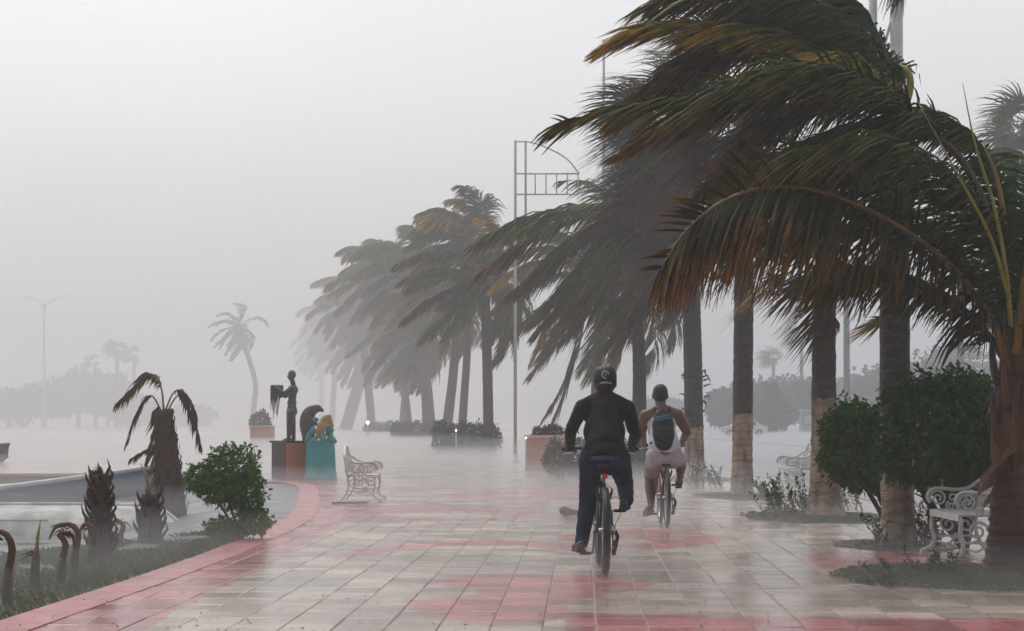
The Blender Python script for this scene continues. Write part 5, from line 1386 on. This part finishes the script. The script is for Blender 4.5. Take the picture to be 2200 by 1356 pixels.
# ------------------------------------------------------------------ masts and lamp posts
def arch_mast(base, top, gap, label, group, r=.06, arm=1.92, drop=.64, rail=1.0, mat='pole', second=True, bars=5, sgn=1):
    t = thing('lamp_mast', base, label, 'mast', group)
    zt = top
    mb = MB(); mb.tube([base, base + V((0, 0, zt))], [r, r * .8], 10); mb.build('pole', MT[mat], t)
    mb = MB(); mb.lathe(base, [(r * 2.6, 0), (r * 2.6, .03), (r * 1.5, .05), (r * 1.3, .22), (r, .25)], 12); mb.build('base_plate', MT[mat], t)
    zr = zt - rail
    mb = MB(); mb.tube([base + V((sgn * gap, 0, zt - 3.2)), base + V((sgn * gap, 0, zt - .05))], r * .62, 8); mb.build('second_post', MT[mat], t)
    mb = MB(); mb.tube(catmull([base + V((0, 0, zt - .04)), base + V((sgn * arm * .22, 0, zt - .05)), base + V((sgn * arm * .5, 0, zt - drop * .35)), base + V((sgn * arm * .8, 0, zt - drop * .85)), base + V((sgn * arm, 0, zr))], 16), r * .42, 6); mb.build('arch', MT[mat], t)
    mb = MB(); mb.tube([base + V((0, 0, zr)), base + V((sgn * arm, 0, zr))], r * .45, 6); mb.build('rail', MT[mat], t)
    mb = MB(); mb.tube([base + V((0, 0, zr - .62)), base + V((sgn * arm, 0, zr - .62))], r * .45, 6); mb.build('rail', MT[mat], t)
    for k in range(bars):
        x = sgn * (gap + (arm - gap) * (k + .9) / bars)
        mb = MB(); mb.tube([base + V((x, 0, zr - .62)), base + V((x, 0, zr))], r * .38, 6); mb.build('bar', MT[mat], t)
    mb = MB(); mb.box(base + V((0, -r - .05, .42)), (.12, .1, .16)); mb.build('junction_box', MT['pole_grey'], t, False)
    return t
GP = 'masts along the promenade'
arch_mast(P(1107, 992, 61.5) * 1 + V((0, 0, -P(1107, 992, 61.5).z)), 9.65, .31, 'slim mast with an arched metal frame and rail at its top, left of the palms', GP, .055, mat='pole_grey')
b = V((P(1926, 0, 26.0).x, 26.0, 0))
t = thing('lamp_mast', b, 'white double pole rising behind the crown of the second palm', 'mast', GP)
mb = MB(); mb.tube([b, b + V((0, 0, 4.85)), b + V((0, 0, 8.0))], [.10, .085, .08], 12); mb.build('pole', MT['pole'], t)
mb = MB(); mb.tube([b + V((-.30, .0, 3.0)), b + V((-.30, .0, 8.0))], .055, 10); mb.build('second_post', MT['pole'], t)
for z in (3.2, 5.75):
    mb = MB(); mb.tube([b + V((-.30, 0, z + .15)), b + V((0, 0, z))], .035, 8); mb.build('brace', MT['pole'], t)
mb = MB(); mb.tube(catmull([b + V((-.30, 0, 5.6)), b + V((-.16, -.02, 5.95)), b + V((-.06, 0, 6.3))], 8), .02, 6); mb.build('brace', MT['pole'], t)
mb = MB(); mb.lathe(b, [(.22, 0), (.22, .03), (.13, .05), (.11, .25)], 12); mb.build('base_plate', MT['pole'], t)
p0 = b + V((.02, -.14, 6.95))
t = thing('dried_flower_stalk', p0, 'dried reddish palm stalk caught on the white pole at the top edge', 'palm stalk')
mb = MB(); mb.tube(catmull([p0, p0 + V((.02, -.03, -.25)), p0 + V((-.02, -.03, -.45))], 8), [.05, .05, .045, .04, .035, .03, .025, .02], 8)
mb.build('stalk', MT['fibre'], t)
mb = MB()
for k in range(34):
    a = p0 + V((rnd.uniform(-.05, .05), -.03 + rnd.uniform(-.04, .04), -rnd.uniform(0.05, .45)))
    L_ = rnd.uniform(.15, .42) * (1 if k % 3 else 1.2); dx = rnd.uniform(-.30, .10) if k % 3 else rnd.uniform(-.5, -.3)
    mb.ribbon(catmull([a, a + V((dx * L_, 0, -.45 * L_)), a + V((dx * L_ * 1.5, 0, -L_))], 5), V((.8, .6, 0)), [.014, .022, .02, .014, .003], .1, .8)
mb.build('strand', MT['dead'], t, False)['kind'] = 'stuff'
b = V((P(1297, 0, 78.0).x, 78.0, 0))
t = thing('lamp_post', b, 'thin grey lamp post rising out of the palm crowns behind the near cyclist', 'lamp post', GP)
ztop = H + (HY - 85) / F * 78.0
mb = MB(); mb.tube([b, b + V((0, 0, ztop))], [.09, .05], 10); mb.build('pole', MT['pole_grey'], t)
mb = MB(); mb.tube(catmull([b + V((0, 0, ztop - .1)), b + V((.3, 0, ztop + .02)), b + V((.7, 0, ztop + .03))], 8), .03, 6); mb.build('arm', MT['pole_grey'], t)
mb = MB(); mb.ell(b + V((.85, 0, ztop + .02)), (.25, .12, .06), 12, 6); mb.build('lamp_head', MT['pole_grey'], t)
b = P(95, 926, 560.0); b.z = 0; ztop = H + (HY - 655) / F * 560
t = thing('lamp_post', b, 'faint double armed lamp post in the haze at the left', 'lamp post')
mb = MB(); mb.tube([b, b + V((0, 0, ztop))], [.36, .26], 10); mb.build('pole', MT['pole_grey'], t)
for s in (-1, 1):
    mb = MB(); mb.tube(catmull([b + V((0, 0, ztop - .4)), b + V((s * 2.5, 0, ztop + 1.4)), b + V((s * 5.6, 0, ztop + 2.4))], 8), .14, 6); mb.build('arm', MT['pole_grey'], t)
    mb = MB(); mb.ell(b + V((s * 6.2, 0, ztop + 2.4)), (1.1, .4, .22), 10, 6); mb.build('lamp_head', MT['pole_grey'], t)
mb = MB(); mb.box(b + V((0, 0, ztop - .5)), (.8, .7, 1.1)); mb.build('bracket', MT['pole_grey'], t, False)

# ------------------------------------------------------------------ boats on the beach
def hull_loft(mb, secs):
    n = len(secs[0]); vs = []; fs = []
    for s in secs: vs += [V(p) for p in s]
    for i in range(len(secs) - 1):
        for k in range(n - 1): fs.append((i * n + k, i * n + k + 1, (i + 1) * n + k + 1, (i + 1) * n + k))
    mb.add(vs, fs)
dW = 26.6
tip = P(396, 1150, dW)
b = V((tip.x - 3.2, dW, -.42))
t = thing('boat', b, 'white boat hull lying upside down on the beach', 'boat', 'boats pulled up on the beach')
secs = []
for i in range(26):
    f = (i / 25) ** 2; u = 6.6 * f; x = tip.x - .02 - u * 1.0
    bw = .82 * min(1, (f / .22)) ** .55; hh = .455 * min(1, (f + .0015) / .07) ** .42
    pr = []
    for k in range(15):
        a = math.pi * k / 14; ca, sa = math.cos(a), math.sin(a)
        pr.append((x, dW + bw + .02 - bw * math.copysign(abs(ca) ** .7, ca), -.425 + hh * (abs(sa) ** .8) + .03 * max(0, 1 - abs(ca) * 6)))
    secs.append(pr)
mb = MB(); hull_loft(mb, secs); mb.build('hull', MT['boat_white'], t)
mb = MB(); mb.tube([V((s[3][0], s[3][1] - .008, s[3][2] + .0)) for s in secs[13:]], .010, 6); mb.build('rub_strake', MT['wood'], t)
mb = MB(); mb.tube([V((s[0][0], s[0][1] - .01, -.40)) for s in secs[1:]], .030, 6); mb.build('gunwale', MT['boat_white'], t)
mb = MB(); mb.tube([V((s[7][0], s[7][1], s[7][2] + .015)) for s in secs[2:]], .022, 6); mb.build('keel', MT['boat_white'], t)
dB_ = 35.5
tip = P(332, 1000, dB_)
b = V((tip.x - 3.5, dB_, -.42))
t = thing('boat', b, 'blue and grey open boat behind the white hull', 'boat', 'boats pulled up on the beach')
secs = []; secs2 = []; rim = []; rim2 = []
for i in range(24):
    f = i / 23; x = tip.x - 7.0 * f
    bw = .85 * min(1, f / .45) ** .65 + .012; zt = tip.z - .42 * min(1, f / .42) ** .85; zb = -.41 + .34 * max(0, 1 - f / .42) ** 1.2
    pr = []; pr2 = []
    for sgn in (1, -1):
        rng = [0, .18, .45, .72, 1.0] if sgn == 1 else [.72, .45, .18, 0]
    side = lambda q, s_: (x, dB_ + .9 - s_ * bw * (.42 + .58 * q ** .6) , zb + (zt - zb) * q)
    pr = [side(1, 1), side(.72, 1)]; pr2 = [side(.72, 1), side(.4, 1), side(.12, 1), (x, dB_ + .9 - bw * .3, zb), (x, dB_ + .9, zb - .01), (x, dB_ + .9 + bw * .3, zb), side(.12, -1), side(.4, -1), side(.72, -1)]
    secs.append(pr); secs2.append(pr2); rim.append(V(side(1, 1))); rim2.append(V(side(1, -1)))
mb = MB(); hull_loft(mb, secs); hull_loft(mb, [[(p[0], 2 * (dB_ + .9) - p[1], p[2]) for p in s] for s in secs]); mb.build('topsides', MT['boat_blue'], t)
mb = MB(); hull_loft(mb, secs2); mb.build('hull', MT['boat_grey'], t)
for q in (rim, rim2):
    mb = MB(); mb.tube(q, .045, 8); mb.build('gunwale', MT['white_iron'], t)
for f in (.35, .55, .75):
    x = tip.x - 7.0 * f; mb = MB(); mb.box((x, dB_ + .9, tip.z - .42 * min(1, f / .42) ** .85 - .16), (.25, 1.45, .04)); mb.build('thwart', MT['boat_grey'], t, False)
b = P(8, 1000, 60.0); b.z = 0.0
t = thing('boat', b, 'dim grey boat prow just inside the left edge', 'boat', 'boats pulled up on the beach')
secs = []
for i in range(10):
    f = i / 9; x = P(20, 0, 60).x - 4.0 * f; bw = .7 * min(1, f / .4) ** .6 + .01; zt = .55 - .25 * f
    secs.append([(x, 60 - bw, zt), (x - .05, 60 - bw * .7, .15), (x - .2 * (1 - f), 60, .005), (x - .05, 60 + bw * .7, .15), (x, 60 + bw, zt)])
mb = MB(); hull_loft(mb, secs); mb.build('hull', MT['boat_grey'], t)
mb = MB(); mb.tube([V(s[0]) for s in secs], .04, 6); mb.tube([V(s[-1]) for s in secs], .04, 6); mb.build('gunwale', MT['boat_grey'], t)
mb = MB(); mb.tube([P(14, 985, 60), P(12, 962, 60)], .06, 6); mb.build('bow_post', MT['boat_grey'], t)

# ------------------------------------------------------------------ cast iron benches
def scroll(c, r, turns, a0, n=26, sgn=1, ax=(1, 0, 0), up=(0, 0, 1), k=.82):
    ax, up = V(ax), V(up); out = []
    for i in range(n):
        f = i / (n - 1); a = a0 + sgn * turns * 6.283 * f; rr_ = r * (1 - k * f)
        out.append(V(c) + ax * math.cos(a) * rr_ + up * math.sin(a) * rr_)
    return out
def make_bench(loc, label, mat, W_=1.15):
    # faces -x, seat along y
    b = V(loc); t = thing('bench', b, label, 'bench', 'cast iron garden benches')
    m_ = MT[mat]
    def q(x, y, z): return b + V((x, y, z))
    for y in (0.0, W_):
        mb = MB()
        mb.tube(catmull([q(-.21, y, .37), q(-.225, y, .25), q(-.20, y, .15), q(-.225, y, .08), q(-.30, y, .045), q(-.315, y, .0)], 18), .018, 8); mb.tube(scroll(q(-.29, y, .028), .03, .9, 3.1), .008, 6)
        mb.build('front_leg', m_, t)
        mb = MB()
        mb.tube(catmull([q(.17, y, .38), q(.16, y, .25), q(.19, y, .14), q(.25, y, .05), q(.29, y, .0)], 14), .018, 8); mb.build('rear_leg', m_, t)
        mb = MB()                                            # pierced end panel between the legs
        mb.tube([q(-.19, y, .17), q(.17, y, .17)], .010, 6); mb.tube(scroll(q(-.08, y, .27), .085, 1.6, 0), .011, 6); mb.tube(scroll(q(.08, y, .27), .085, 1.6, math.pi, 26, -1), .011, 6); mb.tube(scroll(q(.0, y, .14), .05, 1.2, 1.5), .009, 6)
        mb.tube(catmull([q(-.20, y, .13), q(-.08, y, .10), q(0, y, .17), q(.09, y, .10), q(.19, y, .13)], 14), .010, 6)
        mb.build('end_panel', m_, t)
        mb = MB()                                            # arm: a big scroll under a swept rail
        mb.tube(catmull([q(-.235, y, .46), q(-.26, y, .51), q(-.235, y, .565), q(-.16, y, .585), q(-.02, y, .572), q(.10, y, .59), q(.20, y, .66)], 24), .017, 8)
        mb.tube(scroll(q(-.165, y, .495), .075, 1.7, math.pi, 30, -1), .011, 6)
        for cx_, cz, r_ in ((-.04, .50, .055), (.05, .48, .05), (.12, .53, .055), (-.06, .43, .04), (.03, .42, .035), (.11, .44, .045)): mb.tube(scroll(q(cx_, y, cz), r_, 1.4, rnd.uniform(0, 6), 18), .009, 6)
        mb.tube([q(-.20, y, .395), q(.18, y, .40)], .012, 6); mb.build('armrest', m_, t)
    mb = MB(); mb.box(q(-.225, W_ / 2, .375), (.03, W_, .055)); mb.box(q(.17, W_ / 2, .385), (.03, W_, .04))
    sf = mb.build('seat_frame', m_, t, False)
    for k in range(11):
        x = -.195 + .035 * k
        mb = MB(); mb.box(q(x, W_ / 2, .393), (.022, W_ - .01, .012)); mb.build('slat', m_, t, False)
    mb = MB(); n = 30; pts = []
    for i in range(n):
        f = i / (n - 1); y = W_ * f; z = .66 + .16 * math.sin(math.pi * f) ** 1.5 + .02 * math.cos(f * 6.283 * 3)
        pts.append(q(.20 + .09 * (z - .4), y, z))
    mb.tube(pts, .016, 8); mb.tube([q(.19, 0, .44), q(.19, W_, .44)], .012, 6)
    mb.tube([q(.17, 0, .38), pts[0]], .015, 8); mb.tube([q(.17, W_, .38), pts[-1]], .015, 8); mb.build('back_frame', m_, t)
    mb = MB(); r = random.Random(5)
    for i in range(34):
        f = (i + .5) / 34; y = W_ * (.04 + .92 * f); zt = .62 + .15 * math.sin(math.pi * f) ** 1.5
        for z in (.49, .57, zt - .06 if zt > .68 else .60):
            mb.tube(scroll((q(.20 + .09 * (z - .4), y + r.uniform(-.01, .01), z)), r.uniform(.035, .05), 1.3, r.uniform(0, 6), 14, 1, (0, 1, 0), (.12, 0, 1)), .008, 5)
    mb.build('back_tracery', m_, t)
    return t
bench = make_bench(G(2122, 1212), 'white scrolled iron bench partly hidden behind the nearest palm trunk', 'white_iron', 1.15)
b3_ = G(1722, 1058); copy_tree(bench, b3_, 0, 'white iron bench whose curved back shows left of the weedy palm trunk')
bench2 = make_bench(G(772, 1080), 'pale iron bench standing side on beside the turquoise plinth', 'grey_iron', 1.15)
bench2.rotation_euler = (0, 0, math.pi); bench2.location = G(772, 1080) + V((0, 1.15, 0))
t = thing('board', G(752, 1083), 'reddish brown board lying flat at the foot of the pale bench', 'board')
mb = MB(); mb.box(G(752, 1083) + V((0, 0, .022)), (.52, .20, .03), .05); mb.build('plank', MT['wood'], t, False)
b = G(1228, 1109)
t = thing('leaf_sheath', b, 'brown fallen palm leaf base lying left of the near cyclist', 'palm debris')
mb = MB()
q = [b + V((-.14, 0, .03)), b + V((-.10, 0, .055)), b + V((-.02, .02, .05)), b + V((.12, .05, .03)), b + V((.30, .1, .02))]
mb.tube(catmull(q, 12), [.03, .05, .065, .07, .062, .052, .044, .036, .03, .026, .02, .012], 10); mb.tube([b + V((-.12, 0, .04)), b + V((-.09, .0, .09)), b + V((-.075, 0, .128))], [.045, .03, .006], 8)
remesh('sheath', mb, .012, 'fibre', t, 3)

# ------------------------------------------------------------------ beyond the road
b = P(1598, 940, 185.0); b.z = -.006
t = thing('car', b, 'white car parked in the haze beyond the road', 'car')
def cp(x, y, z): return b + V((x, y, z))
mb = MB(); sec = [(-2.05, .45), (-2.1, .8), (-1.2, .95), (-.6, 1.42), (.9, 1.45), (1.55, 1.0), (2.05, .92), (2.1, .45), (1.6, .28), (-1.6, .28)]
vs = [cp(x, -.82 if z < 1.0 else -.66, z) for x, z in sec] + [cp(x, .82 if z < 1.0 else .66, z) for x, z in sec]; n = len(sec)
mb.add(vs, [tuple(range(n)), tuple(range(2 * n - 1, n - 1, -1))] + [(i, n + i, n + (i + 1) % n, (i + 1) % n) for i in range(n)]); mb.build('body', MT['car_white'], t, False)
for x in (-1.3, 1.3):
    for y in (-.76, .76):
        mb = MB(); mb.tube([cp(x, y - .1, .31), cp(x, y + .1, .31)], .31, 18); wh = mb.build('wheel', MT['black'], t, False)
        mb = MB(); mb.tube([cp(x, y - .108, .31), cp(x, y + .108, .31)], .19, 14); mb.build('rim', MT['metal'], wh, False)
for x0, x1 in ((-.85, -.02), (.06, 1.0)):
    mb = MB(); mb.add([cp(x0 + .05, -.80, 1.0), cp(x1, -.80, 1.0), cp(x1 - .02, -.685, 1.36), cp(x0 + .28, -.685, 1.36)], [(0, 1, 2, 3)]); mb.build('window', MT['glass'], t, False)
mb = MB(); mb.box(cp(-2.08, -.6, .72), (.08, .3, .14)); mb.build('tail_light', MT['red_lens'], t, False)
b = P(1740, 940, 230.0); b.z = -.006
t = thing('kiosk', b, 'pale teal kiosk behind the weedy limewashed palm', 'kiosk')
mb = MB(); mb.box(b + V((0, 1, 1.3)), (1.7, 2.0, 2.6)); mb.build('wall', MT['teal_wall'], t, False)
mb = MB(); mb.box(b + V((0, 1, 2.66)), (2.0, 2.3, .12)); mb.build('roof', MT['cream'], t, False)
mb = MB(); mb.box(b + V((0, -.02, 1.6)), (1.2, .05, .9)); mb.build('shutter', MT['cream'], t, False)
# wind blown bits on the near paving
mb = MB(); r = random.Random(12)
for k in range(420):
    y = 10.8 + abs(r.gauss(0, 1)) * 1.6 + (r.random() < .25) * r.uniform(0, 8); x = r.uniform(-.26, .27) * y
    if x < edge_x(y) + .1 or x > 4: continue
    a = r.uniform(0, 6.28); s = r.uniform(.004, .013); u = V((math.cos(a), math.sin(a), 0)) * s; v_ = V((-u.y, u.x, 0)) * .5 + V((0, 0, .004))
    c = V((x, y, .006)); mb.add([c - u, c - v_ + V((0, 0, .008)), c + u, c + v_ + V((0, 0, .003))], [(0, 1, 2, 3)])
tag(mb.build('leaf_litter', MT['soil'], None, False), 'dark leaf bits scattered over the near paving', 'leaf litter', kind='stuff')
